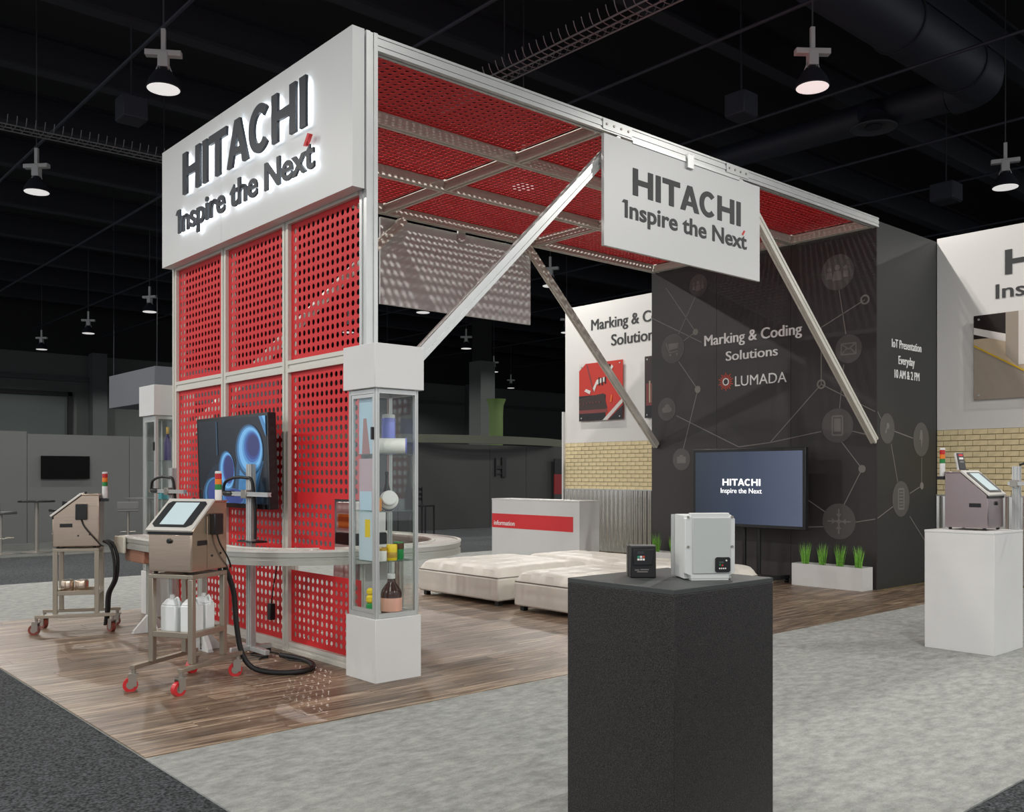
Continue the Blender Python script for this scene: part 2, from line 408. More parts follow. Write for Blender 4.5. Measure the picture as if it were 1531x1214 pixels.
# roof beams and pipes
for i, y in enumerate([4.2, 7.5, 10.7, 13.9, 17.1, 20.4, 23.7, 27, 31, 35, 39, 43, 47]):
    mb = MB(); mb.box(-13, 61, y - 0.16, y + 0.16, 9.55, 9.62).box(-13, 61, y - 0.03, y + 0.03, 9.62, 10.25).box(-13, 61, y - 0.16, y + 0.16, 10.25, 10.32)
    o = mb.build('roof_beam', M_beam); tag(o, 'dark steel roof beam under the black ceiling', 'beam', 'parallel roof beams')
for i, x in enumerate([2.0, 5.5, 8.8, 12.3, 15.6, 19.4, 22.5, 27, 33, 40, 48]):
    o = MB().cyl((x, -12, 8.4), (x, 49, 8.4), 0.03, 8).build('sprinkler_pipe', M_duct)
    tag(o, 'thin dark pipe crossing below the roof beams', 'pipe', 'ceiling pipes')
# ducts
du = thing('air_duct', 'large round dark air duct under the ceiling, upper right', 'duct', (15.3, 7.5, 9.0))
MB().cyl((-2.7, 0, 0), (3.0, 0, 0), 0.47, 28).build('duct_body', M_duct, du)
for x in (-0.2, 2.2): MB().cyl((x, 0, 0), (x + 0.06, 0, 0), 0.50, 28).build('duct_band', M_beam, du)
MB().tube([(2.9, 0, 0), (3.2, 0.05, 0), (3.4, 0.3, 0), (3.45, 0.66, 0)], 0.40, 20, 5).build('duct_elbow', M_duct, du)
db = thing('branch_duct', 'narrower dark duct branch with round ceiling diffuser', 'duct', (18.4, 8.2, 9.0))
MB().cyl((0.3, 0.02, 0), (0.05, 6.0, 0), 0.34, 20, 0.26).build('duct_body', M_duct, db)
MB().tube([(0.2, 1.5, 0), (-0.1, 1.45, -0.05), (-0.2, 1.35, -0.25)], 0.26, 16, 5).build('duct_drop', M_duct, db)
MB().lathe([(0.2, -0.16), (0.24, -0.15), (0.44, -0.22), (0.46, -0.20), (0.24, -0.05), (0.2, -0.04)], (-0.2, 1.33, -0.22), 28).build('diffuser', mat('diffuser_grey', '35373c', 0.6), db)
MB().lathe([(0.05, -0.19), (0.17, -0.2), (0.17, -0.18), (0.05, -0.17)], (-0.2, 1.33, -0.22), 24).build('diffuser_core', M_beam, db)
# speaker-like junction boxes hanging from the roof
for (x, y, z, a, lab) in ((14.0, 9.8, 8.0, 0.21, 'dark square box hanging from the ceiling above the hanging sign'), (21.9, 9.7, 8.0, 0.27, 'dark round-edged box hanging from the ceiling above the dark corner wall'),
                          (5.95, 17.1, 8.0, 0.22, 'dark box hanging from the ceiling beside the upper left lamp')):
    t = thing('hanging_box', lab, 'box', (x, y, z)); MB().box(-a, a, -a, a, -0.18, 0.22).build('case', M_duct, t, 0.02)
    MB().box(-a * 0.9, a * 0.9, -a * 0.9, a * 0.9, -0.2, -0.18).build('grille', M_beam, t); MB().cyl((0, 0, 0.22), (0, 0, 2.996), 0.02, 6).build('rod', M_beam, t)
# cable trays
def tray(p0, p1, label, wd=0.36):
    p0 = Vector(p0); p1 = Vector(p1); L = (p1 - p0).length; d = (p1 - p0).normalized(); t = thing('cable_tray', label, 'cable tray', p0)
    n = Vector((-d.y, d.x, 0)); m = mat('grey_cable_tray', '707072', 0.5, 0.3)
    for s_ in (-1, 0, 1): MB().tube([n * (s_ * wd / 2), n * (s_ * wd / 2) + d * L], 0.014, 6, 1).build('rail', m, t)
    mb = MB(); k = int(L / 0.16)
    for i in range(k):
        c = d * (i * 0.16)
        mb.tube([c + n * (wd * 0.75) + Vector((0, 0, 0.16)), c + n * (wd * 0.55) + Vector((0, 0, 0.02)), c, c - n * (wd * 0.55) + Vector((0, 0, 0.02)), c - n * (wd * 0.75) + Vector((0, 0, 0.16))], 0.009, 4, 2)
    o = mb.build('rungs', m, t); tag(o, kind='stuff')
    for q in (0.2, 0.8): MB().cyl(d * (L * q), d * (L * q) + Vector((0, 0, 2.996)), 0.012, 6).build('hanger', M_beam, t)
tray((10.08, 4.0, 8.0), (10.0, 13.5, 8.0), 'open wire cable tray with upturned rungs above the canopy')
tray((-1.0, 19.6, 8.0), (9.5, 19.3, 8.0), 'open wire cable tray hanging at the left behind the lamps')

# high bay lamps
def make_lamp(label, x, y, group='high bay lamps under the hall ceiling'):
    t = thing('high_bay_lamp', label, 'lamp', (x, y, 7.0), R(-41) + (random.random() - 0.5) * 0.9, group)
    MB().lathe([(0.225, 0.0), (0.24, 0.01), (0.20, 0.12), (0.12, 0.24), (0.06, 0.26), (0.05, 0.3)], seg=24).build('reflector', M_beam, t)
    MB().lathe([(0.222, -0.012), (0.226, -0.006), (0.22, 0.0)], seg=24).build('lens', M_lamp, t)
    for a in (0.09, -0.09): MB().cyl((a * 1.6, 0, 0.16), (a * 0.5, 0, 0.42), 0.008, 6).build('stay', M_lampcase, t)
    MB().box(-0.07, 0.07, -0.07, 0.07, 0.3, 0.52).build('ballast', M_lampcase, t, 0.01)
    MB().box(-0.25, 0.25, -0.06, 0.06, 0.46, 0.54).build('crossbar', M_lampcase, t, 0.008)
    MB().box(-0.03, 0.03, -0.03, 0.03, 0.54, 0.85).build('hook', M_lampcase, t)
    MB().cyl((0, 0, 0.85), (0, 0, 3.996), 0.012, 6).build('chain', M_lampbowl, t)
    return t
for lab, x, y in (('large lit high bay lamp left of the white header sign', 5.09, 13.34), ('lit high bay lamp at far left below the cable tray', 5.09, 19.84),
                  ('lit high bay lamp with crossbar above the hanging sign, upper right', 12.0, 7.2), ('lit high bay lamp at the right edge above the white wall', 18.96, 7.27),
                  ('lit high bay lamp seen below the canopy beside the rear sign', 18.9, 19.84), ('lit far high bay lamp nearest the red wall, left side', 11.72, 31.95),
                  ('small far high bay lamp in the middle of the left row', 11.71, 38.4), ('small far high bay lamp at the lower left end of the row', 11.67, 44.7)):
    make_lamp(lab, x, y)
for x, y in ((18.5, 45.0), (18.75, 25.95), (25.55, 32.15), (32.5, 38.5), (39.4, 45.0), (19.2, 31.5), (12.0, 13.34), (25.6, 25.95), (25.6, 38.4)):
    make_lamp('small lit high bay lamp in the far middle of the hall', x, y)

# ------------------------------------------------------------------ booth back wall (white graphic, brick band, corrugated zinc)
def back_wall(name, label, y0, y1, ystop):
    t = struct(name, label, (13.24, (y0 + y1) / 2, 0)); c = (y0 + y1) / 2
    MB().box(0, 0.12, y0 - c, y1 - c, 2.12, 4.82).build('upper_panel', M_wallwhite, t)
    MB().box(0.012, 0.12, y0 - c, y1 - c, 0, 2.12).build('backing', M_mortar, t)
    rows = 12; rh = (2.12 - 1.2) / rows; me = {}
    for r_ in range(rows):
        y = ystop - c - (0.1 if r_ % 2 else 0.0)
        while y < y1 - c - 0.01:
            a = max(y, ystop - c); b = min(y + 0.2, y1 - c); L = round(b - a - 0.008, 4)
            if L > 0.02:
                if L not in me: me[L] = MB().box(-0.006, 0.02, -L / 2, L / 2, -(rh - 0.009) / 2, (rh - 0.009) / 2).mesh('brick', M_brick, False)
                inst(me[L], 'brick', t, (0, (a + b) / 2, 1.2 + (r_ + 0.5) * rh))
            y += 0.2
    # corrugated sheet as a wave extruded upwards
    n = int((y1 - y0) / 0.0065); vs_ = []; fs_ = []
    for i in range(n + 1):
        y = y0 - c + (y1 - y0) * i / n; x = -0.012 - 0.019 * math.cos(2 * math.pi * i * 0.0065 / 0.11)
        vs_ += [(x, y, 0.02), (x, y, 1.2)]
    for i in range(n): fs_.append((2 * i, 2 * i + 1, 2 * i + 3, 2 * i + 2))
    MB().add(vs_, fs_).build('corrugated_sheet', M_zinc, t)
    MB().box(-0.032, 0.01, y0 - c, y1 - c, 1.195, 1.215).build('capping_strip', M_alu, t)
    return t
wl_ = back_wall('wall_left', 'white booth back wall left of the dark wall, brick band and corrugated metal below', 9.8, 13.46, 9.8)
MB().box(-0.06, 0.12, 1.83, 1.87, 0, 2.75).build('edge_strip', M_white, wl_)
wr_ = back_wall('wall_front', 'white booth back wall right of the dark wall, brick band and corrugated metal below', 2.6, 5.99, 2.6)
fX = face_negX(13.24)
t = thing('lettering', 'dark lettering Marking & Coding Solutions on white wall', 'lettering', (13.24, 11.7, 3.95))
fl_ = lambda u, v, w: (-w, -u - 11.7, v - 3.95)
text('text_line', 'Marking & Coding', -12.74, -10.55, 4.305, 0.205, fl_, 0.001, 0.006, M_print, t, 0.022)
text('text_line', 'Solutions', -12.21, -11.02, 3.955, 0.21, fl_, 0.001, 0.006, M_print, t, 0.022)
t = thing('lettering', 'dark HITACHI Inspire the Next lettering on right white wall', 'lettering', (13.24, 4.0, 3.86))
fl_ = lambda u, v, w: (-w, -u - 4.0, v - 3.86)
mb = MB()
for polys in hitachi(-5.08, -2.95, 4.17, 4.50):
    for p in polys: mb.prism(p, fl_, 0.001, 0.006)
mb.build('company_name', M_print, t)
text('tagline', 'Inspire the Next', -5.20, -2.85, 3.865, 0.19, fl_, 0.001, 0.006, M_print, t, 0.02)

# ---- picture panels on standoffs
def picture(name, label, X0, y0, y1, z0, z1, shapes, base):
    """u runs 0..1 to the right, v 0..1 up; X0 = wall face"""
    W = y1 - y0; Hh = z1 - z0; t = thing(name, label, 'picture', (X0, (y0 + y1) / 2, z0)); c = (y0 + y1) / 2
    fn = lambda u, v, w: (-0.035 - w, (y1 - c) - u * W, v * Hh)
    MB().prism(rect(0, 1, 0, 1), fn, 0, 0.008).build('acrylic_panel', base, t)
    for k, (poly, m) in enumerate(shapes): MB().prism(poly, fn, 0.0085 + 0.0006 * k, 0.0093 + 0.0006 * k).build('printed_area', m, t)
    k = len(shapes)
    for u in (0.06, 0.94):
        for v in (0.05, 0.95):
            p = fn(u, v, 0); MB().cyl((0, p[1], p[2]), (p[0] - 0.022, p[1], p[2]), 0.014, 12).build('standoff', M_alu, t)
    return t
P_red = mat('picture_red', 'c0301f', 0.25); P_dark = mat('picture_dark', '1c1614', 0.25); P_pink = mat('picture_dull_red', '7d3a36', 0.25); P_wht = mat('picture_white', 'd8d2cc', 0.25)
P_brown = mat('picture_brown', '3a2a24', 0.25); P_taupe = mat('picture_taupe', '9a8f82', 0.25); P_yel = mat('picture_yellow', 'c9a52a', 0.25); P_tan = mat('picture_tan', 'b9a78e', 0.25); P_or = mat('picture_orange', 'd8631f', 0.25)
picture('picture_panel', 'red machine photograph panel mounted on the white back wall', 13.24, 11.88, 13.03, 2.54, 3.66, [
    ([(0, 0.88), (0.16, 1), (0, 1)], P_wht), ([(0.17, 0.98), (0.2, 0.98), (0.36, 0.5), (0.33, 0.5)], P_pink),
    (rect(0.0, 0.62, 0.0, 0.44), P_dark), ([(0, 0.40), (0.58, 0.46), (0.66, 0.2), (0, 0.14)], P_brown), (rect(0, 0.66, 0.13, 0.19), P_pink),
    ([(0.55, 0.0), (0.66, 0.0), (1, 0.28), (1, 0.36)], P_wht), ([(0.68, 0.0), (1, 0.0), (1, 0.24)], P_dark),
    ([(0.33, 0.56), (0.42, 0.70), (0.6, 0.74), (0.6, 0.66), (0.42, 0.62), (0.36, 0.50)], P_wht), (rect(0.46, 0.49, 0.6, 0.74), P_dark), (rect(0.53, 0.56, 0.6, 0.73), P_dark), (rect(0.6, 0.63, 0.62, 0.74), P_dark),
    ([(0.13, 0.52), (0.17, 0.56), (0.28, 0.52), (0.26, 0.46)], P_wht), (rect(0.62, 0.65, 0.84, 0.95), P_dark), (rect(0.7, 0.73, 0.82, 0.95), P_dark), ([(0.68, 0.78), (0.72, 0.8), (0.8, 0.9), (0.76, 0.94)], P_wht), ([(0.72, 0.3), (0.76, 0.3), (0.78, 0.42), (0.74, 0.42)], P_or)]
    + [(disc(0.04 + 0.075 * i, 0.30 + 0.003 * i, 0.012, 0.012, 8), P_pink) for i in range(7)], P_red)
picture('picture_panel', 'dark brown photograph panel half hidden by the charcoal wall', 13.24, 10.3, 11.34, 2.53, 3.66, [
    (rect(0, 1, 0.56, 1), P_brown), (rect(0.03, 0.2, 0.2, 0.56), P_pink), (rect(0.1, 0.13, 0.25, 0.6), P_tan), (rect(0.16, 0.18, 0.25, 0.55), P_tan)], P_dark)
picture('picture_panel', 'steel printing machine photograph panel on the right white wall', 13.24, 4.32, 5.47, 2.515, 3.66, [
    ([(0, 0.66), (0.36, 0.42), (0.48, 0.36), (1, 0.02), (1, 1), (0, 1)], P_tan), (rect(0, 0.36, 0.72, 1), P_dark), ([(0, 0.78), (0.36, 0.66), (0.36, 0.75), (0, 0.86)], P_wht),
    ([(0.36, 0.5), (0.5, 0.36), (0.5, 1), (0.36, 1)], P_taupe), (rect(0.5, 0.58, 0.38, 1), P_wht), (rect(0.6, 0.9, 0.42, 1), P_dark), (rect(0.9, 1, 0.36, 1), P_tan),
    ([(0, 0.655), (0, 0.635), (1, 0.03), (1, 0.055)], P_yel)]
    + [(disc(0.67, 0.47 + 0.06 * i, 0.018, 0.018, 8), P_wht) for i in range(9)] + [(disc(0.8, 0.47 + 0.06 * i, 0.018, 0.018, 8), P_wht) for i in range(9)], P_taupe)

# ------------------------------------------------------------------ charcoal presentation wall
lw = thing('presentation_wall', 'tall charcoal corner wall with network icons and white lettering', 'display wall', (11.55, 7.88, 0))
def lf(u, v, w): return (-w, -u - 7.88, v)            # front face X = 11.55, u = -Y
def lsd(u, v, w): return (u - 11.55, -1.88 - w, v)    # side face Y = 6.0, u = X
MB().box(0, 1.69, -1.88, 1.89, 0, 4.78).build('wall_core', M_lumside, lw)
for i in range(3):
    a = -1.88 + i * 3.77 / 3 + 0.002; MB().box(-0.012, 0, a, a + 3.77 / 3 - 0.004, 0, 4.78).build('front_panel', M_lumada, lw)
text('text_line', 'Marking & Coding', -8.736, -7.081, 3.436, 0.155, lf, 0.0125, 0.018, M_whiteprint, lw, 0.022)
text('text_line', 'Solutions', -8.346, -7.461, 3.177, 0.135, lf, 0.0125, 0.018, M_whiteprint, lw, 0.022)
text('logo_lettering', 'LUMADA', -8.181, -7.322, 2.79, 0.145, lf, 0.0125, 0.018, M_whiteprint, lw, -0.008)
mb = MB(); ring(mb, -8.345, 2.868, 0.04, 0.056, lf, 0.0132, 0.018); mb.build('logo_ring', M_whiteprint, lw)
mb = MB()
for i in range(20):
    a = 2 * math.pi * i / 20; r1 = 0.135 if i % 2 else 0.11
    mb.prism(stroke((-8.345 + 0.062 * math.cos(a), 2.868 + 0.062 * math.sin(a)), (-8.345 + r1 * math.cos(a), 2.868 + r1 * math.sin(a)), 0.013), lf, 0.0125, 0.015)
mb.build('logo_sunburst', M_orange, lw)
FC = [(8.85, 4.37, 0.17, 'people'), (6.55, 4.2, 0.24, 'people'), (9.34, 3.46, 0.23, 'cart'), (6.39, 3.16, 0.19, 'mail'), (6.55, 2.15, 0.23, 'phone'), (9.46, 2.52, 0.18, 'cloud'), (9.17, 1.73, 0.17, 'camera'), (6.53, 0.87, 0.24, 'gear')]
SC = [(11.81, 2.10, 0.20, 'pin'), (12.77, 1.98, 0.235, 'bolt'), (12.19, 1.17, 0.24, 'doc')]
def icon(u, v, r, kind, fn, w):
    MB().prism(disc(u, v, r), fn, w, w + 0.002).build('icon_disc', M_icon, lw)
    mb = MB(); a = w + 0.0022; cnt = [0]
    def P(poly): cnt[0] += 1; mb.prism([(u + x * r, v + y * r) for x, y in poly], fn, a, a + 0.0012 + 0.0002 * cnt[0])
    if kind == 'people':
        P(disc(0, 0.25, 0.17, n=12)); P([(-0.3, -0.45), (0.3, -0.45), (0.22, 0.05), (-0.22, 0.05)])
        for s_ in (-1, 1): P(disc(s_ * 0.5, 0.2, 0.13, n=10)); P([(s_ * 0.5 - 0.17, -0.35), (s_ * 0.5 + 0.17, -0.35), (s_ * 0.5 + 0.14, 0.03), (s_ * 0.5 - 0.14, 0.03)])
    elif kind == 'cart':
        P([(-0.3, -0.1), (0.42, 0.0), (0.5, 0.35), (-0.4, 0.35)]); P(stroke((-0.6, 0.45), (-0.3, -0.25), 0.07)); P(stroke((-0.3, -0.25), (0.45, -0.2), 0.07)); P(disc(-0.2, -0.42, 0.09, n=10)); P(disc(0.35, -0.4, 0.09, n=10))
    elif kind == 'mail':
        ring_ = [((-0.55, -0.38), (0.55, -0.38)), ((0.55, -0.38), (0.55, 0.38)), ((0.55, 0.38), (-0.55, 0.38)), ((-0.55, 0.38), (-0.55, -0.38)), ((-0.55, 0.38), (0, -0.02)), ((0, -0.02), (0.55, 0.38)), ((-0.55, -0.38), (-0.12, 0.06)), ((0.55, -0.38), (0.12, 0.06))]
        for p, q in ring_: P(stroke(p, q, 0.09))
    elif kind in ('phone', 'doc'):
        for p, q in (((-0.32, -0.55), (0.32, -0.55)), ((0.32, -0.55), (0.32, 0.55)), ((0.32, 0.55), (-0.32, 0.55)), ((-0.32, 0.55), (-0.32, -0.55))): P(stroke(p, q, 0.1))
        if kind == 'doc':
            for k in range(5): P(stroke((-0.22, -0.36 + 0.18 * k), (0.22, -0.36 + 0.18 * k), 0.07))
        else: P(rect(-0.22, 0.22, -0.35, 0.42))
    elif kind == 'cloud':
        P(disc(-0.28, -0.05, 0.24, n=14)); P(disc(0.05, 0.14, 0.3, n=14)); P(disc(0.36, -0.05, 0.22, n=14)); P(rect(-0.3, 0.36, -0.29, -0.02))
    elif kind == 'camera':
        P(rect(-0.5, 0.5, -0.35, 0.25)); P(rect(-0.2, 0.2, 0.25, 0.4))
    elif kind == 'gear':
        P(disc(0, 0, 0.12, n=12))
        for k in range(4):
            c_, s_ = math.cos(k * math.pi / 2), math.sin(k * math.pi / 2)
            P(stroke((c_ * 0.1, s_ * 0.1), (c_ * 0.7, s_ * 0.7), 0.08)); P([(c_ * 0.2 - s_ * 0, s_ * 0.2), (c_ * 0.42 + s_ * 0.16, s_ * 0.42 - c_ * 0.16), (c_ * 0.42 - s_ * 0.16, s_ * 0.42 + c_ * 0.16)])
    elif kind == 'pin': P(disc(0.08, 0.18, 0.2, n=12)); P([(-0.35, -0.4), (0.0, 0.0), (-0.15, 0.1)]); P(disc(-0.2, -0.2, 0.12, n=10))
    elif kind == 'bolt': P([(-0.12, 0.55), (-0.24, -0.02), (0.02, -0.02), (0.2, 0.1), (0.1, 0.55)]); P([(-0.05, -0.02), (-0.02, -0.55), (0.2, 0.1)])
    mb.build('icon_symbol', M_icon2, lw)
for y, z, r, k in FC: icon(-y, z, r, k, lf, 0.0135)
for x, z, r, k in SC: icon(x, z, r, k, lsd, 0.0015)
LN = [(8.91, 4.2, 9.23, 3.67), (9.48, 4.43, 8.9, 3.67), (8.9, 3.67, 9.17, 3.54), (9.77, 3.99, 8.79, 3.5), (9.23, 3.25, 8.86, 2.79), (8.86, 2.79, 9.14, 1.88), (9.27, 2.41, 8.12, 1.9), (8.12, 1.9, 7.59, 1.95), (7.59, 1.95, 6.79, 2.08), (7.59, 1.95, 6.79, 2.72), (6.79, 2.72, 6.79, 3.49), (6.79, 3.49, 6.16, 3.78), (6.53, 3.97, 6.43, 3.36), (6.46, 2.96, 6.52, 2.38), (6.79, 2.72, 6.02, 2.31), (6.5, 1.94, 6.2, 1.57), (6.2, 1.57, 6.46, 1.09), (7.03, 1.17, 6.73, 0.99), (7.08, 0.77, 6.76, 0.79), (6.34, 2.07, 6.11, 2.01), (6.29, 0.87, 6.02, 0.92)]
for a, b, c, d in LN: MB().prism(stroke((-a, b), (-c, d), 0.012), lf, 0.0125, 0.0133).build('network_line', M_line, lw)
for a, b, c, d in [(11.56, 2.31, 11.66, 2.21), (12.01, 2.07, 12.54, 1.99), (11.92, 1.9, 12.1, 1.4), (12.79, 1.73, 12.79, 1.34), (12.79, 1.34, 12.44, 1.24), (11.56, 0.93, 11.99, 1.08), (12.44, 0.93, 12.91, 0.56)]:
    MB().prism(stroke((a, b), (c, d), 0.012), lsd, 0.0005, 0.0013).build('network_line', M_line, lw)
for y, z, r in ((8.9, 3.67, 0.05), (8.86, 2.79, 0.055), (6.2, 1.57, 0.05)): MB().prism(disc(-y, z, r), lf, 0.0135, 0.016).build('network_node', M_line, lw)
for y, z, r in ((6.16, 3.78, 0.065), (6.79, 2.72, 0.065)): mb = MB(); ring(mb, -y, z, r * 0.65, r, lf, 0.0135, 0.016); mb.build('network_node', M_line, lw)
MB().prism(disc(12.79, 1.34, 0.05), lsd, 0.0015, 0.004).build('network_node', M_line, lw)
text('text_line', 'IoT Presentation', 11.934, 12.771, 3.18, 0.11, lsd, 0.001, 0.006, M_whiteprint, lw, 0.01)
text('text_line', 'Everyday', 12.118, 12.575, 2.97, 0.11, lsd, 0.001, 0.006, M_whiteprint, lw, 0.01)
text('text_line', '10 AM & 2 PM', 12.007, 12.712, 2.78, 0.11, lsd, 0.001, 0.006, M_whiteprint, lw, 0.01)

# ------------------------------------------------------------------ red perforated gateway: frame, perforated wall and canopy
def perf_panel(name, W, Hh, nx, ny, m, t=0.005, k=0.325, seg=16):
    """flat sheet in xy, centred, with a square grid of round holes cut through"""
    mb = MB(); mg = 0.03; px = (W - 2 * mg) / nx; py = (Hh - 2 * mg) / ny; r = k * min(px, py)
    ang = [2 * math.pi * i / seg for i in range(seg)]
    def sq(a): c, s_ = math.cos(a), math.sin(a); q = max(abs(c), abs(s_)); return c / q / 2, s_ / q / 2
    SQ = [sq(a) for a in ang]; CI = [(math.cos(a) * r, math.sin(a) * r) for a in ang]
    F = []
    for i in range(seg):
        j = (i + 1) % seg
        F += [(i, j, seg + j, seg + i), (2 * seg + j, 2 * seg + i, 3 * seg + i, 3 * seg + j), (seg + i, seg + j, 3 * seg + j, 3 * seg + i)]
    for a in range(nx):
        for b in range(ny):
            cx = -W / 2 + mg + (a + 0.5) * px; cy = -Hh / 2 + mg + (b + 0.5) * py
            o1 = [(cx + x * px, cy + y * py) for x, y in SQ]; i1 = [(cx + x, cy + y) for x, y in CI]
            mb.add([(x, y, t / 2) for x, y in o1] + [(x, y, t / 2) for x, y in i1] + [(x, y, -t / 2) for x, y in o1] + [(x, y, -t / 2) for x, y in i1], F)
    mb.box(-W / 2, W / 2, -Hh / 2, -Hh / 2 + mg, -t / 2, t / 2).box(-W / 2, W / 2, Hh / 2 - mg, Hh / 2, -t / 2, t / 2)
    mb.box(-W / 2, -W / 2 + mg, -Hh / 2 + mg, Hh / 2 - mg, -t / 2, t / 2).box(W / 2 - mg, W / 2, -Hh / 2 + mg, Hh / 2 - mg, -t / 2, t / 2)
    return mb.mesh(name, m, False)
gw = thing('gateway_canopy', 'red perforated metal wall and canopy with pale aluminium frame', 'canopy', (3.84, 7.85, 0))
OX, OY = 3.84, 7.85
S9 = slot(0.10, 0.10, 1, 1, 0.10); S12 = slot(0.09, 0.12, 1, 2, 0.08)
def gbar(name, p0, p1, sect=S9, m=M_aluwarm, up=(0, 0, 1)):
    q0 = (p0[0] - OX, p0[1] - OY, p0[2]); q1 = (p1[0] - OX, p1[1] - OY, p1[2])
    return MB().sweep(sect, q0, q1, up).build(name, m, gw)
# posts of the perforated wall
gbar('post', (3.84, 6.01, 2.445), (3.84, 6.01, 4.81), S9, M_alu)
for y in (7.23, 8.45, 9.64): gbar('post', (3.84, y, 0.0), (3.84, y, 4.81))
gbar('base_rail', (3.84, 6.075, 0.045), (3.84, 9.6, 0.045), slot(0.09, 0.09, 1, 1))
for a, b in ((6.09, 7.18), (7.28, 8.40), (8.50, 9.59)):
    gbar('mid_rail', (3.84, a, 2.405), (3.84, b, 2.405)); gbar('header_rail', (3.84, a, 3.645), (3.84, b, 3.645), slot(0.10, 0.08))
WIN = []
pu = perf_panel('perforated_panel', 1.12, 1.15, 14, 15, M_red); pl = perf_panel('perforated_panel', 1.12, 2.265, 14, 29, M_red)
rotw = (R(90), 0, R(-90))
for a, b in ((6.06, 7.18), (7.28, 8.40), (8.50, 9.59)):
    c = (a + b) / 2; inst(pu, 'perforated_panel', gw, (3.825 - OX, c - OY, 3.03), rotw)
for a, b in ((7.28, 8.40), (8.50, 9.59)):
    c = (a + b) / 2; inst(pl, 'perforated_panel', gw, (3.825 - OX, c - OY, 1.2225), rotw)
# right lower panel, cut away where the conveyor passes through
inst(perf_panel('perforated_panel', 1.09, 1.05, 14, 14, M_red), 'perforated_panel', gw, (3.825 - OX, 6.635 - OY, 1.83), rotw)
inst(perf_panel('perforated_panel', 0.70, 0.50, 9, 6, M_red), 'perforated_panel', gw, (3.825 - OX, 6.83 - OY, 1.055), rotw)
inst(perf_panel('perforated_panel', 1.09, 0.60, 14, 8, M_red), 'perforated_panel', gw, (3.825 - OX, 6.635 - OY, 0.395), rotw)
# canopy rails and panels
for y in (6.01, 7.225, 8.44, 9.655):
    gbar('canopy_rail', (3.89, y, 4.745), (11.53, y, 4.745), S12, M_alu if y < 6.1 else M_aluwarm)
YB = [(6.055, 7.18), (7.27, 8.395), (8.485, 9.61)]; XB = [(3.89, 6.355), (6.445, 8.855), (8.945, 11.41)]
for x in (6.40, 8.90, 11.455):
    for a, b in YB: gbar('cross_rail', (x, a, 4.735), (x, b, 4.735), slot(0.09, 0.10, 1, 1))
for a, b in YB: gbar('cross_rail', (3.84, a, 4.76), (3.84, b, 4.76), slot(0.10, 0.10, 1, 1))
pc = perf_panel('canopy_panel', 2.44, 1.13, 32, 15, M_red, k=0.285)
for a, b in XB:
    for c, d in YB: inst(pc, 'canopy_panel', gw, ((a + b) / 2 - OX, (c + d) / 2 - OY, 4.795))
# diagonal braces
SB = slot(0.075, 0.095, 1, 1, 0.1)
gbar('brace', (6.62, 6.01, 4.67), (4.10, 6.01, 2.24), SB, M_alu)
gbar('brace', (8.50, 6.01, 4.67), (11.50, 6.01, 1.93), SB, M_aluwarm)
gbar('brace', (8.75, 9.655, 4.67), (11.52, 9.655, 1.95), SB, M_aluwarm)
gbar('brace', (6.68, 9.655, 4.67), (3.92, 9.655, 1.90), SB, M_aluwarm)
for x in (6.55, 8.45):
    MB().box(x - 0.2 - OX, x + 0.2 - OX, 5.957 - OY, 5.964 - OY, 4.70, 4.80).build('joint_plate', M_alu, gw)
    for k in (-0.15, -0.05, 0.05, 0.15): MB().cyl((x + k - OX, 5.957 - OY, 4.75), (x + k - OX, 5.949 - OY, 4.75), 0.012, 8).build('bolt', M_steeld, gw)

# ------------------------------------------------------------------ header sign with halo-lit letters
hs = thing('header_sign', 'big white box sign with halo-lit HITACHI letters above red wall', 'sign', (3.735, 7.83, 3.63))
fh = lambda u, v, w: (-0.055 - w, -u - 7.83, v - 3.63)      # front face X = 3.68
MB().box(-0.045, 0.048, -1.845, 1.845, 0.005, 1.185).build('box_core', M_signwhite, hs)
for a, b in ((-1.85, 0.413), (0.417, 1.85)): MB().box(-0.055, -0.04, a, b, 0, 1.19).build('face_panel', M_signwhite, hs)
for a in (-1.85, 1.842): MB().box(-0.04, 0.05, a, a + 0.008, 0, 1.19).build('side_panel', M_signwhite, hs)
MB().box(-0.04, 0.05, -1.842, 1.842, 0, 0.005).build('bottom_panel', M_signwhite, hs)
MB().box(-0.04, 0.05, -1.842, 1.842, 1.185, 1.19).build('top_panel', M_signwhite, hs)
def shrink(poly, k):
    cx = sum(p[0] for p in poly) / len(poly); cy = sum(p[1] for p in poly) / len(poly)
    return [(cx + (p[0] - cx) * k, cy + (p[1] - cy) * k) for p in poly]
for polys in hitachi(-9.03, -6.59, 4.235, 4.635):
    mb = MB(); mh = MB()
    for k, p in enumerate(polys): mb.prism(p, fh, 0.025, 0.05 + (0.0003 * k if len(polys) < 5 else 0)); mh.prism(shrink(p, 0.9), fh, 0.022, 0.0245)
    o = mb.build('letter', M_dark, hs); mh.build('led_backlight', M_halo, o)
for uv, f in letters('Inspire the Next', -9.16, -6.47, 3.88, 0.232, 0.022):
    mb = MB(); extrude_flat(mb, uv, f, fh, 0.025, 0.045); o = mb.build('letter', M_dark, hs)
    mh = MB(); extrude_flat(mh, uv, f, fh, 0.022, 0.0245); mh.build('led_backlight', M_halo, o)
MB().prism([(-9.22, 4.07), (-9.153, 4.07), (-9.153, 4.112), (-9.18, 4.112)], fh, 0.025, 0.044).build('letter_serif', M_dark, hs)
MB().prism([(-6.61, 4.075), (-6.57, 4.07), (-6.51, 4.145), (-6.54, 4.16)], fh, 0.03, 0.06).build('red_accent', M_redprint, hs)

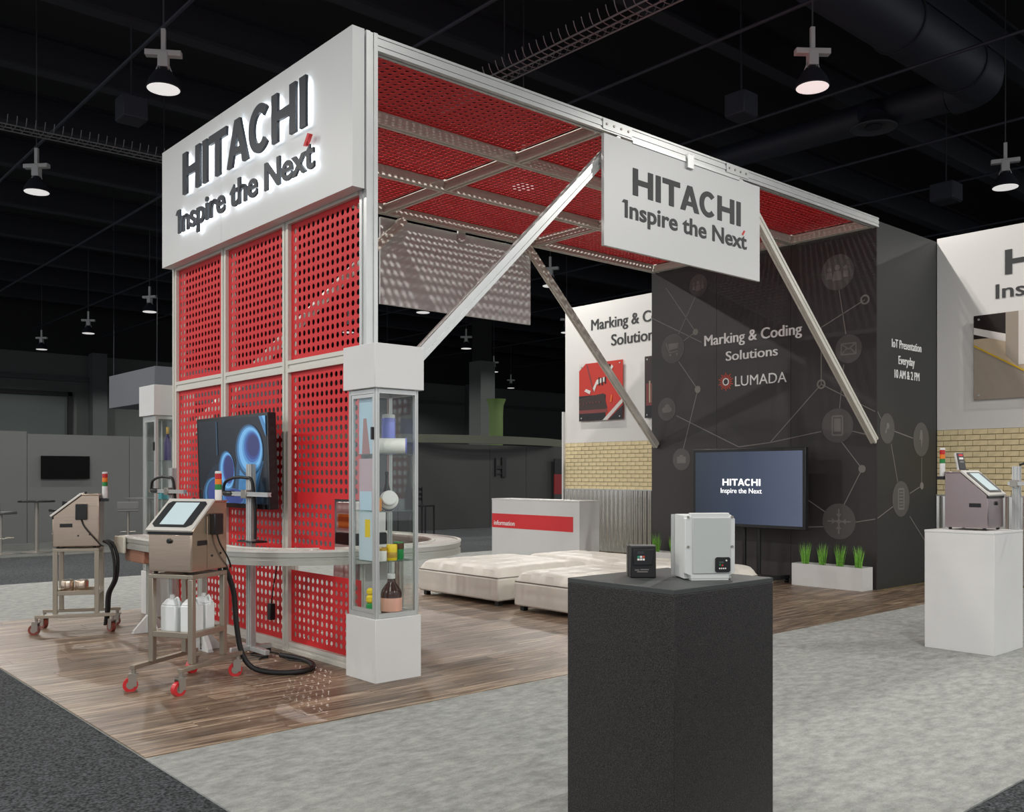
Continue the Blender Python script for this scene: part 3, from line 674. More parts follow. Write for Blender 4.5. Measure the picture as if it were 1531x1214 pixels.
# ------------------------------------------------------------------ hanging signs under the canopy edges
sg = thing('hanging_sign', 'white hanging sign with dark HITACHI Inspire the Next lettering', 'sign', (7.535, 5.90, 3.60))
fs = lambda u, v, w: (u - 7.535, -w, v - 3.60)
MB().box(-1.235, 1.235, 0, 0.035, 0, 1.03).build('sign_panel', M_signwhite, sg, 0.002)
for polys in hitachi(6.694, 8.414, 4.137, 4.392):
    mb = MB()
    for k, p in enumerate(polys): mb.prism(p, fs, 0.001, 0.006 + (0.0002 * k if len(polys) < 5 else 0))
    mb.build('letter', M_print, sg)
for uv, f in letters('Inspire the Next', 6.581, 8.523, 3.905, 0.165, 0.018):
    mb = MB(); extrude_flat(mb, uv, f, fs, 0.001, 0.006); mb.build('letter', M_print, sg)
MB().prism([(6.54, 4.042), (6.586, 4.042), (6.586, 4.07), (6.565, 4.07)], fs, 0.001, 0.0055).build('letter_serif', M_print, sg)
MB().prism([(8.435, 4.055), (8.458, 4.05), (8.495, 4.10), (8.472, 4.105)], fs, 0.001, 0.006).build('red_accent', M_redprint, sg)
MB().box(-0.05, 0.05, -0.03, 0.0, 0.96, 1.10).build('hanger_bracket', M_alu, sg, 0.003)
MB().box(-0.85, 0.85, -0.012, 0.0, 1.02, 1.045).build('top_rail', M_alu, sg)
sg2 = thing('hanging_sign', 'blank white rear hanging sign dappled with light under the canopy', 'sign', (7.645, 9.74, 3.60))
MB().box(-1.25, 1.25, 0, 0.035, 0, 1.07).build('sign_panel', M_signwhite, sg2, 0.002)
MB().box(-0.06, 0.06, -0.03, 0, 0.95, 1.10).build('hanger_bracket', M_alu, sg2, 0.003)

# ------------------------------------------------------------------ glass showcases
def showcase(label, x, y):
    t = thing('showcase', label, 'display case', (x, y, 0))
    MB().box(-0.20, 0.20, -0.20, 0.20, 0, 0.46).build('base_block', M_white, t, 0.004)
    MB().box(-0.215, 0.215, -0.215, 0.215, 2.12, 2.44).build('top_block', M_white, t, 0.004)
    for sx in (-1, 1):
        for sy in (-1, 1): MB().sweep(slot(0.028, 0.028, 1, 1), (sx * 0.17, sy * 0.17, 0.46), (sx * 0.17, sy * 0.17, 2.12)).build('corner_post', M_alu, t)
    for z in (0.478, 2.10):
        for s_ in (-1, 1):
            MB().box(-0.156, 0.156, s_ * 0.17 - 0.014, s_ * 0.17 + 0.014, z - 0.016, z + 0.016).build('frame_rail', M_alu, t)
            MB().box(s_ * 0.17 - 0.014, s_ * 0.17 + 0.014, -0.156, 0.156, z - 0.016, z + 0.016).build('frame_rail', M_alu, t)
    for s_ in (-1, 1): MB().box(-0.156, 0.156, s_ * 0.17 - 0.003, s_ * 0.17 + 0.003, 0.494, 2.084).build('glass_pane', M_glass, t)
    MB().box(0.167, 0.173, -0.156, 0.156, 0.494, 2.084).build('glass_pane', M_glass, t)
    d = MB().box(-0.173, -0.167, -0.13, 0.13, 0.52, 2.06).build('door', M_glass, t)
    mb = MB().box(-0.18, -0.162, -0.152, -0.128, 0.496, 2.082).box(-0.18, -0.162, 0.128, 0.152, 0.496, 2.082).box(-0.18, -0.162, -0.128, 0.128, 0.496, 0.522).box(-0.18, -0.162, -0.128, 0.128, 2.056, 2.082)
    mb.build('door_frame', M_alu, d); MB().box(-0.195, -0.175, -0.15, -0.128, 1.75, 1.84).build('door_lock', M_black, d)
    for z in (0.86, 1.225, 1.64): MB().box(-0.155, 0.155, -0.155, 0.155, z, z + 0.008).build('glass_shelf', glass_mat('shelf_glass', (0.86, 0.93, 0.92)), t)
    MB().box(-0.155, 0.155, -0.155, 0.155, 0.462, 0.47).build('case_floor', M_white, t)
    MB().cyl((0.0, 0.13, 0.47), (0.0, 0.13, 2.09), 0.008, 8).build('shelf_rod', M_alu, t)
    return t
SX, SY = 3.88, 5.87
showcase('tall glass showcase on white base at right end of red wall', SX, SY)
showcase('tall glass showcase at far left end of red wall', 3.87, 10.06)
def lathe_thing(name, label, cat, loc, parts, group=None, rot=None):
    t = thing(name, label, cat, loc, 0, group)
    if rot: t.rotation_euler = rot
    for nm, prof, m in parts: MB().lathe(prof, seg=24).build(nm, m, t)
    return t
M_blue = mat('periwinkle_tin', '7f88d8', 0.35); M_paper = mat('white_paper', 'e6e4de', 0.6); M_yel = mat('yellow_plastic', 'e8c81e', 0.35); M_grn = mat('green_label', '1f8a45', 0.35)
M_amber = mat('dark_brown_syrup', '3a1e18', 0.2); M_peach = mat('pink_label', 'd9a08c', 0.5); M_pur = mat('purple_label', '3b2a6b', 0.4); M_gold = mat('gold_cap', 'c9a14a', 0.35, 0.5)
lathe_thing('tin', 'tall periwinkle blue tin on the top showcase shelf', 'tin', (3.965, 5.93, 1.648), [('body', [(0.05, 0), (0.052, 0.005), (0.052, 0.27), (0.05, 0.275)], M_blue), ('cap', [(0.05, 0.275), (0.048, 0.30), (0.03, 0.305)], M_white)])
o = thing('cup', 'white cup lying on its side before the blue tin', 'cup', (3.90, 5.79, 1.648 + 0.061)); o.rotation_euler = (0, R(90), R(-35))
MB().lathe([(0.05, -0.1), (0.057, -0.1), (0.057, 0.1), (0.05, 0.1), (0.048, -0.09)], seg=24).build('body', M_paper, o); MB().lathe([(0.053, 0.1), (0.06, 0.102), (0.06, 0.11), (0.053, 0.11)], seg=24).build('rim', M_blue, o)
o = thing('jar', 'round white labelled jar tipped on the middle showcase shelf', 'jar', (3.88, 5.80, 1.233 + 0.07)); o.rotation_euler = (R(70), 0, R(-30))
MB().lathe([(0.05, -0.06), (0.068, -0.045), (0.07, 0.03), (0.055, 0.05)], seg=24).build('body', M_paper, o); MB().lathe([(0.055, 0.05), (0.057, 0.075), (0.05, 0.08)], seg=24).build('lid', M_white, o); MB().lathe([(0.0712, -0.02), (0.0714, -0.019), (0.0714, 0.0), (0.0712, 0.001)], seg=24).build('label_band', M_pur, o)
lathe_thing('bottle', 'dark bottle with red cap behind the white jar', 'bottle', (3.80, 5.93, 1.233), [('body', [(0.032, 0), (0.034, 0.01), (0.034, 0.15), (0.014, 0.20), (0.013, 0.25)], M_black), ('cap', [(0.018, 0.25), (0.018, 0.29), (0.015, 0.295)], M_redprint), ('label_band', [(0.0345, 0.03), (0.035, 0.032), (0.035, 0.12), (0.0345, 0.122)], M_paper)])
lathe_thing('bottle', 'slim black bottle behind the white jar, nearer the glass', 'bottle', (3.95, 5.93, 1.233), [('body', [(0.03, 0), (0.032, 0.01), (0.032, 0.13), (0.012, 0.20), (0.011, 0.26)], M_black), ('cap', [(0.014, 0.26), (0.014, 0.285), (0.01, 0.288)], M_dark)])
lathe_thing('canister', 'small orange canister left of the white jar', 'canister', (3.76, 5.76, 1.233), [('body', [(0.026, 0), (0.028, 0.005), (0.028, 0.08)], mat('orange_tin', 'd9862a', 0.35)), ('lid', [(0.029, 0.08), (0.029, 0.092), (0.02, 0.095)], M_gold)])
lathe_thing('can', 'yellow can on the lower showcase shelf', 'can', (3.88, 5.76, 0.868), [('body', [(0.036, 0), (0.04, 0.008), (0.04, 0.11), (0.035, 0.118)], M_yel), ('label_band', [(0.0405, 0.02), (0.041, 0.022), (0.041, 0.06), (0.0405, 0.062)], M_gold)])
lathe_thing('can', 'green can with dark top on the lower showcase shelf', 'can', (3.98, 5.82, 0.868), [('body', [(0.036, 0), (0.04, 0.008), (0.04, 0.12), (0.035, 0.128)], M_grn), ('label_band', [(0.0405, 0.075), (0.041, 0.077), (0.041, 0.118), (0.0405, 0.12)], mat('brown_label', '5a3a20', 0.4))])
lathe_thing('jar', 'glass jar with gold lid on the lower showcase shelf', 'jar', (3.80, 5.77, 0.868), [('body', [(0.034, 0), (0.037, 0.008), (0.037, 0.075)], M_paper), ('lid', [(0.038, 0.075), (0.038, 0.095), (0.03, 0.098)], M_gold)])
lathe_thing('syrup_bottle', 'big brown bottle with pink label on the showcase floor', 'bottle', (3.89, 5.78, 0.472), [('body', [(0.07, 0), (0.078, 0.012), (0.078, 0.15), (0.07, 0.18), (0.03, 0.235), (0.026, 0.26)], M_amber), ('cap', [(0.03, 0.26), (0.03, 0.292), (0.026, 0.295)], M_white), ('label_band', [(0.0785, 0.025), (0.079, 0.027), (0.079, 0.12), (0.0785, 0.122)], M_peach)])
lathe_thing('squeeze_bottle', 'green bottle with two yellow bulbs on the showcase floor', 'bottle', (3.745, 5.84, 0.472), [('body', [(0.026, 0), (0.03, 0.008), (0.03, 0.075), (0.022, 0.085)], M_grn), ('lower_bulb', [(0.018, 0.086), (0.03, 0.1), (0.03, 0.13), (0.018, 0.145)], M_yel), ('upper_bulb', [(0.015, 0.146), (0.026, 0.158), (0.026, 0.18), (0.012, 0.195)], M_yel)])
t = thing('product_card', 'pale blue printed card with a red cone behind the showcase door', 'card', (3.735, 5.87, 0.98)); t.location.z = 0.869
M_pale = mat('pale_blue_card', 'a9c4d6', 0.5)
MB().box(-0.003, 0.003, -0.085, 0.10, 0.0, 0.36).build('card_sheet', mat('pale_white_card', 'c3d2dc', 0.5), t); MB().box(-0.0035, -0.003, -0.05, 0.02, 0.17, 0.30).build('card_print', M_yel, t)
t = thing('product_card', 'tall pale blue card with red cone print in the upper showcase', 'card', (3.735, 5.87, 1.649))
MB().box(-0.003, 0.003, -0.085, 0.10, 0.0, 0.42).build('card_sheet', M_pale, t); fk = lambda u, v, w: (-0.003 - w, -u, v)
MB().prism([(-0.06, 0.0), (0.05, 0.0), (0.0, 0.26), (-0.04, 0.26)], fk, 0.0002, 0.0006).build('card_print', mat('dull_red_print', '9a6a6a', 0.5), t)
t = thing('product_card', 'pale card with red print on the middle showcase shelf', 'card', (3.735, 5.87, 1.234))
MB().box(-0.003, 0.003, -0.085, 0.10, 0.0, 0.38).build('card_sheet', mat('pinkish_card', 'b49aa4', 0.5), t); MB().box(-0.0035, -0.003, -0.07, 0.09, 0.0, 0.14).build('card_print', M_pale, t)
lathe_thing('wine_bottle', 'purple bottle with gold neck in the far showcase', 'bottle', (3.84, 9.95, 1.65), [('body', [(0.036, 0), (0.038, 0.008), (0.038, 0.19), (0.016, 0.26), (0.015, 0.28)], M_pur), ('neck_foil', [(0.0165, 0.28), (0.0165, 0.35), (0.014, 0.355)], M_gold)])
o = MB().box(-0.06, 0.06, -0.05, 0.05, 0, 0.09).build('carton', mat('teal_carton', '3f98a6', 0.5), None, 0.003, (3.83, 9.98, 1.235)); tag(o, 'small teal carton on the far showcase shelf', 'box')

# ------------------------------------------------------------------ ink-jet coders, carts
M_bezel = mat('printer_bezel', '2a2c2e', 0.35); M_lcd = mat('printer_screen', (0.42, 0.52, 0.54), 0.3, emit=0.25)
M_lid = mat('printer_lid', 'cfcdc6', 0.35, 0.2)
def printer(label, loc, rz, boxside=True, sheen=None):
    """front faces local -y"""
    t = thing('inkjet_printer', label, 'printer', loc, rz); m = sheen or M_steel
    fx = lambda u, v, w: (w, u, v)        # u = y, v = z, extruded in x
    MB().prism([(0, 0.02), (0.40, 0.02), (0.40, 0.50), (0.25, 0.50), (0, 0.30)], fx, -0.18, 0.18).build('body', m, t, 0.004)
    MB().box(-0.172, 0.172, -0.003, 0.0, 0.03, 0.275).build('front_door', m, t, 0.002)
    kn = MB().lathe([(0.018, 0), (0.018, 0.014), (0.012, 0.018)], seg=16).build('door_knob', M_black, t); kn.rotation_euler = (R(90), 0, 0); kn.location = (0, -0.003, 0.235)
    MB().box(-0.182, 0.182, -0.008, 0.01, 0.278, 0.302).build('front_strip', M_black, t, 0.003)
    # slanted lid (local frame along the slope)
    ang = math.atan2(0.20, 0.25); L = math.hypot(0.25, 0.20); c, s_ = math.cos(ang), math.sin(ang)
    fsl = lambda u, v, w: (u, -0.006 + v * c - w * s_, 0.303 + v * s_ + w * c)
    lid = MB().prism(rect(-0.19, 0.19, -0.01, L + 0.01), fsl, 0, 0.02).build('lid', M_lid, t, 0.004)
    oc = [(-0.165, 0.05), (-0.13, 0.02), (0.13, 0.02), (0.165, 0.05), (0.165, L - 0.05), (0.14, L - 0.025), (-0.14, L - 0.025), (-0.165, L - 0.05)]
    MB().prism(oc, fsl, 0.0195, 0.0235).build('bezel', M_bezel, lid)
    MB().prism(rect(-0.10, 0.10, 0.045, L - 0.04), fsl, 0.0235, 0.025).build('screen', M_lcd, lid)
    MB().box(-0.185, 0.185, 0.245, 0.405, 0.50, 0.512).build('top_plate', m, t, 0.003)
    kb = MB().lathe([(0.014, 0), (0.016, 0.01), (0.01, 0.02)], (0, 0.26, 0.512), 14).build('latch', M_black, t)
    for sx in (-1, 1):
        MB().box(sx * 0.181 - 0.002, sx * 0.181 + 0.002, 0.06, 0.17, 0.20, 0.235).build('side_handle', M_black, t, 0.004)
        for fy in (0.04, 0.36): MB().cyl((sx * 0.15, fy, 0), (sx * 0.15, fy, 0.02), 0.015, 10).build('foot', M_rubber, t)
    if boxside:
        MB().box(0.181, 0.184, 0.17, 0.39, 0.03, 0.40).build('side_panel', m, t, 0.001)
        b = MB().box(0.184, 0.225, 0.20, 0.30, 0.27, 0.42).build('power_box', M_black, t, 0.006)
        MB().tube([(0.205, 0.25, 0.27), (0.21, 0.28, 0.2), (0.215, 0.36, 0.1), (0.2, 0.42, 0.03), (0.18, 0.44, 0.02)], 0.006, 6).build('power_cord', M_rubber, t)
        for (yy, zz) in ((0.22, 0.12), (0.32, 0.13)): MB().cyl((0.183, yy, zz), (0.188, yy, zz), 0.008, 10).build('bolt', M_black, t)
    # signal tower at the back
    tx = 0.08 if boxside else -0.14
    MB().box(tx - 0.06, tx + 0.04, 0.405, 0.47, 0.44, 0.47).build('tower_bracket', M_black, t, 0.003)
    b = MB().lathe([(0.024, 0.47), (0.025, 0.475), (0.025, 0.58), (0.024, 0.585)], (tx, 0.44, 0), 16).build('tower_base', M_white, t)
    for k, (nm, cc) in enumerate((('green_lamp', '1f7a3a'), ('amber_lamp', 'd8761f'), ('red_lamp', 'b3201f'))):
        MB().lathe([(0.023, 0), (0.025, 0.003), (0.025, 0.037), (0.023, 0.04)], (tx, 0.44, 0.585 + 0.04 * k), 16).build(nm, mat('signal_' + nm, cc, 0.25), b)
    MB().lathe([(0.025, 0), (0.025, 0.012), (0.018, 0.018)], (tx, 0.44, 0.705), 16).build('tower_cap', M_white, b)
    return t
M_cas = mat('red_caster_wheel', 'c2262a', 0.3)
def caster(parent, x, y, m, dz=0.0, turn=0.0):
    f_ = MB().box(-0.03, 0.03, -0.03, 0.03, 0.115, 0.128).box(-0.028, -0.022, -0.02, 0.035, 0.04, 0.115).box(0.022, 0.028, -0.02, 0.035, 0.04, 0.115).cyl((0, 0, 0.128), (0, 0, 0.155), 0.015, 10).build('caster', M_steeld, parent)
    f_.location = (x, y, 0); f_.rotation_euler = (0, 0, turn)
    w_ = MB(); w_.cyl((-0.018, 0.02, 0.05), (0.018, 0.02, 0.05), 0.05, 20); w_.build('wheel', m, f_)
    MB().cyl((-0.021, 0.02, 0.05), (0.021, 0.02, 0.05), 0.028, 14).build('wheel_hub', M_steeld, f_)
def cart(label, loc, rz, wheel):
    t = thing('printer_cart', label, 'cart', loc, rz); m = mat('cart_steel_tube', 'a39a8b', 0.38, 0.7)
    for sx in (-1, 1):
        MB().box(sx * 0.195 - 0.02, sx * 0.195 + 0.02, -0.15, 0.55, 0.155, 0.185).build('foot_rail', m, t, 0.003)
        for y in (0.02, 0.38): MB().box(sx * 0.165 - 0.02, sx * 0.165 + 0.02, y - 0.02, y + 0.02, 0.185, 0.77).build('leg', m, t, 0.003)
        for y, a in ((-0.135, 0.3), (0.52, -0.4)): caster(t, sx * 0.195, y, wheel, 0, a * sx + 2.6)
        MB().box(sx * 0.165 - 0.02, sx * 0.165 + 0.02, 0.04, 0.36, 0.36, 0.40).build('shelf_rail', m, t, 0.003)
        MB().box(sx * 0.165 - 0.02, sx * 0.165 + 0.02, 0.0, 0.40, 0.77, 0.80).build('top_rail', m, t, 0.003)
    for y in (0.02, 0.38):
        MB().box(-0.145, 0.145, y - 0.02, y + 0.02, 0.36, 0.40).build('shelf_rail', m, t, 0.003)
        MB().box(-0.145, 0.145, y - 0.02, y + 0.02, 0.77, 0.80).build('top_rail', m, t, 0.003)
    MB().box(-0.145, 0.145, 0.04, 0.36, 0.365, 0.372).build('shelf_plate', m, t)
    MB().box(-0.145, 0.145, 0.04, 0.36, 0.785, 0.795).build('top_plate', m, t)
    return t
C1, A1 = (2.52, 6.485), R(-59.5); C2, A2 = (2.636, 9.604), R(-114.9)
cart('steel printer cart on red casters at front left', (*C1, 0), A1, M_cas)
cart('steel printer cart on dull red casters farther back at left', (*C2, 0), A2, mat('dull_red_caster_wheel', '7a3a30', 0.35))
printer('stainless inkjet printer with tilted screen on the front cart', (*C1, 0.80), A1)
printer('stainless inkjet printer seen from its side on the rear cart', (*C2, 0.80), A2)
p3 = printer('stainless inkjet printer on the white pedestal at right', (8.40, 3.30, 1.022), 0.0, False, mat('dusky_stainless', 'a89a9a', 0.25, 0.85)); p3.scale = (0.9, 0.9, 0.98)
def off(c, a, x, y): return (c[0] + x * math.cos(a) - y * math.sin(a), c[1] + x * math.sin(a) + y * math.cos(a))
M_jug = mat('translucent_white_jug', 'dfe3e2', 0.35)
for k, (x, y, lab) in enumerate(((-0.075, 0.12, 'white plastic jug on front cart shelf, left one'), (0.075, 0.14, 'white plastic jug on front cart shelf, middle one'), (0.06, 0.29, 'white plastic jug on front cart shelf, rear right one'))):
    p = off(C1, A1, x, y); t = thing('ink_jug', lab, 'jug', (p[0], p[1], 0.372), A1, 'white jugs on the cart shelf')
    MB().frustum(0, 0, 0, 0.20, 0.062, 0.05, 0.062, 0.05).frustum(0, 0, 0.20, 0.245, 0.062, 0.05, 0.03, 0.028).build('body', M_jug, t, 0.008)
    MB().cyl((0, 0, 0.245), (0, 0, 0.27), 0.018, 12).build('cap', M_white, t)
    MB().tube([(0.02, 0, 0.235), (0.045, 0, 0.25), (0.058, 0, 0.22), (0.058, 0, 0.18)], 0.009, 8).build('handle', M_jug, t)
for k, (x, y, lab) in enumerate(((0.0, 0.10, 'steel can on the rear cart shelf, left one'), (0.02, 0.23, 'steel can on the rear cart shelf, right one'))):
    p = off(C2, A2, x, y); lathe_thing('ink_can', lab, 'can', (p[0], p[1], 0.372), [('body', [(0.058, 0), (0.06, 0.004), (0.06, 0.10), (0.055, 0.11)], M_steel), ('lid', [(0.05, 0.11), (0.05, 0.118), (0.02, 0.122)], M_steeld)], 'steel cans on the rear cart')
# umbilical hoses
h = thing('umbilical_hose', 'thick black hose curling on the floor behind the front cart', 'hose', (3.3, 6.5, 0))
H0 = (3.3, 6.5, 0)
q = off(C1, A1, 0.12, 0.43)
MB().tube([(p[0] - H0[0], p[1] - H0[1], p[2]) for p in [(q[0], q[1], 0.86), (2.98, 6.60, 0.80), (3.05, 6.62, 0.62), (3.07, 6.62, 0.40), (3.10, 6.60, 0.18), (3.16, 6.55, 0.06), (3.26, 6.44, 0.024), (3.40, 6.32, 0.024), (3.55, 6.36, 0.024), (3.65, 6.52, 0.024), (3.68, 6.75, 0.024), (3.62, 6.98, 0.03)]], 0.02, 12, 6).build('hose', M_rubber, h)
MB().lathe([(0.026, -0.02), (0.028, -0.015), (0.028, 0.03), (0.024, 0.035)], (q[0] - H0[0], q[1] - H0[1], 0.85), 14).build('hose_collar', M_black, h)
h = thing('umbilical_hose', 'black hose bundle hanging from the rear printer', 'hose', (*off(C2, A2, 0.1, 0.45), 0))
MB().tube([(0.0, 0.0, 0.86), (0.05, -0.03, 0.84), (0.09, -0.06, 0.70), (0.08, -0.06, 0.5), (0.03, -0.03, 0.36), (0.02, -0.02, 0.2), (0.01, 0.0, 0.06)], 0.016, 10).build('hose', M_rubber, h)
MB().tube([(-0.02, 0.0, 0.86), (0.02, -0.06, 0.82), (0.05, -0.08, 0.68), (0.05, -0.08, 0.5), (0.0, -0.05, 0.36), (-0.01, -0.05, 0.2), (-0.02, -0.04, 0.06)], 0.014, 10).build('hose', M_rubber, h)

# ------------------------------------------------------------------ U shaped conveyor through the wall
cv = thing('conveyor', 'pale U-shaped conveyor running through the red wall', 'conveyor', (3.29, 8.4, 0)); CO = Vector((3.29, 8.4, 0))
def conveyor_path():
    pts = [(3.29, 9.40), (3.29, 8.9), (3.29, 8.4), (3.29, 7.9)]
    for i in range(13): a = R(180 + 90 * i / 12); pts.append((4.18 + 0.89 * math.cos(a), 7.41 + 0.89 * math.sin(a)))
    for i in range(13): a = R(270 + 90 * i / 12); pts.append((4.52 + 0.89 * math.cos(a), 7.41 + 0.89 * math.sin(a)))
    pts += [(5.41, 7.9), (5.41, 8.4), (5.41, 8.9)]
    return [Vector((x, y, 0)) for x, y in pts]
CP = conveyor_path()
def along(sect, closed_caps=True):
    vs_ = []; fs_ = []; n = len(sect); N = len(CP)
    for i, p in enumerate(CP):
        d = (CP[min(i + 1, N - 1)] - CP[max(i - 1, 0)]).normalized(); nn = Vector((d.y, -d.x, 0))   # nn: right of travel (outer side is left here)
        for a, z in sect: vs_.append(p - CO - nn * -a + Vector((0, 0, z)) if False else p - CO + nn * a + Vector((0, 0, z)))
    for i in range(N - 1):
        for k in range(n):
            j = (k + 1) % n; fs_.append((i * n + k, (i + 1) * n + k, (i + 1) * n + j, i * n + j))
    fs_.append(tuple(range(n))); fs_.append(tuple(reversed(range((N - 1) * n, N * n))))
    return MB().add(vs_, fs_)
M_conv = mat('conveyor_aluminium', 'b9bab2', 0.38, 0.5); M_belt = mat('cream_conveyor_belt', 'd8d7d0', 0.45)
for s_ in (-1, 1):
    sec = [(s_ * 0.10, 0.785), (s_ * 0.13, 0.785), (s_ * 0.13, 0.825), (s_ * 0.122, 0.83), (s_ * 0.122, 0.845), (s_ * 0.13, 0.85), (s_ * 0.13, 0.885), (s_ * 0.10, 0.885)]
    along(sec).build('side_rail', M_conv, cv)
    along([(s_ * 0.105, 0.886), (s_ * 0.135, 0.886), (s_ * 0.135, 0.905), (s_ * 0.105, 0.905)]).build('edge_strip', M_belt, cv)
along([(-0.10, 0.80), (0.10, 0.80), (0.10, 0.87), (-0.10, 0.87)]).build('bed', M_conv, cv)
mb = MB(); acc = 0
for i in range(len(CP) - 1):
    a, b = CP[i], CP[i + 1]; L = (b - a).length; d = (b - a).normalized(); nn = Vector((d.y, -d.x, 0)); k = max(1, int(L / 0.036))
    for j in range(k):
        c = a + d * (L * (j + 0.5) / k) - CO
        mb.bar(c - nn * 0.10 + Vector((0, 0, 0.888)), c + nn * 0.10 + Vector((0, 0, 0.888)), L / k * 0.82, 0.014)
tag(mb.build('belt_slats', M_belt, cv), kind='stuff')
MB().cyl((-0.135, 1.0, 0.86), (0.135, 1.0, 0.86), 0.045, 20).build('end_roller', M_belt, cv)
for a_ in (-0.165, 0.137): MB().box(a_, a_ + 0.028, 0.80, 1.06, 0.74, 0.90).build('end_bracket', mat('cream_bracket', 'cbc8b8', 0.45), cv, 0.01)
MB().box(-0.10, 0.10, 0.45, 0.95, 0.66, 0.785).build('drive_housing', mat('dull_copper_housing', '9a6f5a', 0.5), cv, 0.01)
SP = slot(0.05, 0.09, 1, 2, 0.1)
for (x, y) in ((3.29, 8.95), (3.29, 7.75), (4.1, 6.55), (5.41, 7.9)):
    l = MB().sweep(SP, (x - CO.x, y - CO.y, 0.06), (x - CO.x, y - CO.y, 0.80)).build('support_leg', M_conv, cv)
    f_ = MB()
    for dx, dy in ((1, 0), (-1, 0), (0, 1), (0, -1)):
        c = Vector((x - CO.x, y - CO.y, 0)); d = Vector((dx, dy, 0)); nn = Vector((-dy, dx, 0)) * 0.02
        A = c + d * 0.03; B = c + d * 0.16
        f_.add([A - nn + Vector((0, 0, 0.01)), B - nn + Vector((0, 0, 0.01)), B - nn + Vector((0, 0, 0.03)), A - nn + Vector((0, 0, 0.17)), A + nn + Vector((0, 0, 0.01)), B + nn + Vector((0, 0, 0.01)), B + nn + Vector((0, 0, 0.03)), A + nn + Vector((0, 0, 0.17))],
               [(0, 1, 2, 3), (7, 6, 5, 4), (0, 4, 5, 1), (1, 5, 6, 2), (2, 6, 7, 3), (3, 7, 4, 0)])
    f_.box(x - CO.x - 0.17, x - CO.x + 0.17, y - CO.y - 0.025, y - CO.y + 0.025, 0.003, 0.014).box(x - CO.x - 0.025, x - CO.x + 0.025, y - CO.y - 0.17, y - CO.y + 0.17, 0.003, 0.014)
    f_.build('foot', M_white, l)
# print head stands
def stand(label, x, y, h_, hose):
    t = thing('print_head_stand', label, 'stand', (x, y, 0))
    MB().sweep(slot(0.045, 0.09, 1, 2, 0.12), (0, 0, 0.06), (0, 0, h_)).build('post', M_alu, t)
    MB().box(-0.02, 0.02, -0.30, 0.24, 0.03, 0.07).box(-0.18, 0.18, -0.02, 0.02, 0.03, 0.07).build('foot_bar', M_alu, t, 0.003)
    for dx, dy in ((0.16, 0), (-0.16, 0), (0, 0.21), (0, -0.27)): MB().cyl((dx, dy, 0.002), (dx, dy, 0.03), 0.02, 12).build('foot_pad', M_rubber, t)
    MB().sweep(slot(0.035, 0.035), (-0.045, -0.42, 1.335), (-0.045, 0.24, 1.335)).build('arm', M_alu, t)
    MB().box(-0.07, -0.022, -0.05, 0.05, 1.30, 1.37).build('clamp', M_steeld, t, 0.004)
    n = MB().cyl((-0.045, 0.24, 1.335), (-0.045, 0.40, 1.335), 0.025, 14).build('print_head', M_black, t); MB().cyl((-0.045, 0.40, 1.335), (-0.045, 0.46, 1.335), 0.018, 12).build('nozzle', M_steel, n)
    MB().tube([(-0.045, 0.44, 1.345), (-0.045, 0.40, 1.43), (-0.045, 0.22, 1.47), (-0.03, 0.04, 1.47), (-0.02, -0.06, 1.44), (0.0, -0.075, 1.2), (0.0, -0.075, 0.96)], 0.013, 8).build('cable', M_rubber, t)
    MB().box(-0.05, 0.09, -0.12, 0.16, 0.93, 0.945).build('bracket_plate', M_black, t, 0.003)
    return t
stand('aluminium print head stand before the wall screen', 3.53, 7.33, 1.585, True)
stand('aluminium print head stand near the far end of the conveyor', 3.53, 9.02, 1.56, True)
c_ = MB().tube([(0, 0, 0.01), (0.08, 0.1, 0.008), (0.05, 0.25, 0.008), (0.18, 0.30, 0.008), (0.24, 0.1, 0.008), (0.18, -0.15, 0.008), (0.27, -0.35, 0.008)], 0.006, 6).build('extension_cable', M_rubber, None, 0, (3.44, 7.0, 0.004)); tag(c_, 'thin black cord lying on the floor at the wall base', 'cord')
t = thing('power_adapter', 'black adapter hanging on a cord below the conveyor', 'adapter', (3.76, 7.42, 0.32)); MB().box(-0.025, 0.025, -0.03, 0.03, -0.07, 0.07).build('body', M_black, t, 0.006); MB().tube([(0, 0, 0.07), (0.0, -0.05, 0.25), (0.005, -0.12, 0.45)], 0.005, 6).build('cord', M_rubber, t)
# equipment behind the wall opening
t = thing('laser_cabinet', 'white equipment cabinet seen through the wall opening', 'cabinet', (4.35, 6.93, 0)); MB().box(-0.17, 0.17, -0.17, 0.17, 0.0, 0.9).build('base', M_white, t, 0.004); MB().box(-0.16, 0.16, -0.16, 0.16, 0.90, 1.0).build('drawer_unit', M_black, t, 0.004); MB().box(-0.15, 0.15, -0.16, 0.16, 1.0, 1.26).build('housing', M_white, t, 0.006); MB().box(-0.153, -0.15, -0.1, 0.12, 1.04, 1.16).build('vent_panel', mat('orange_panel', 'c8742a', 0.5), t)

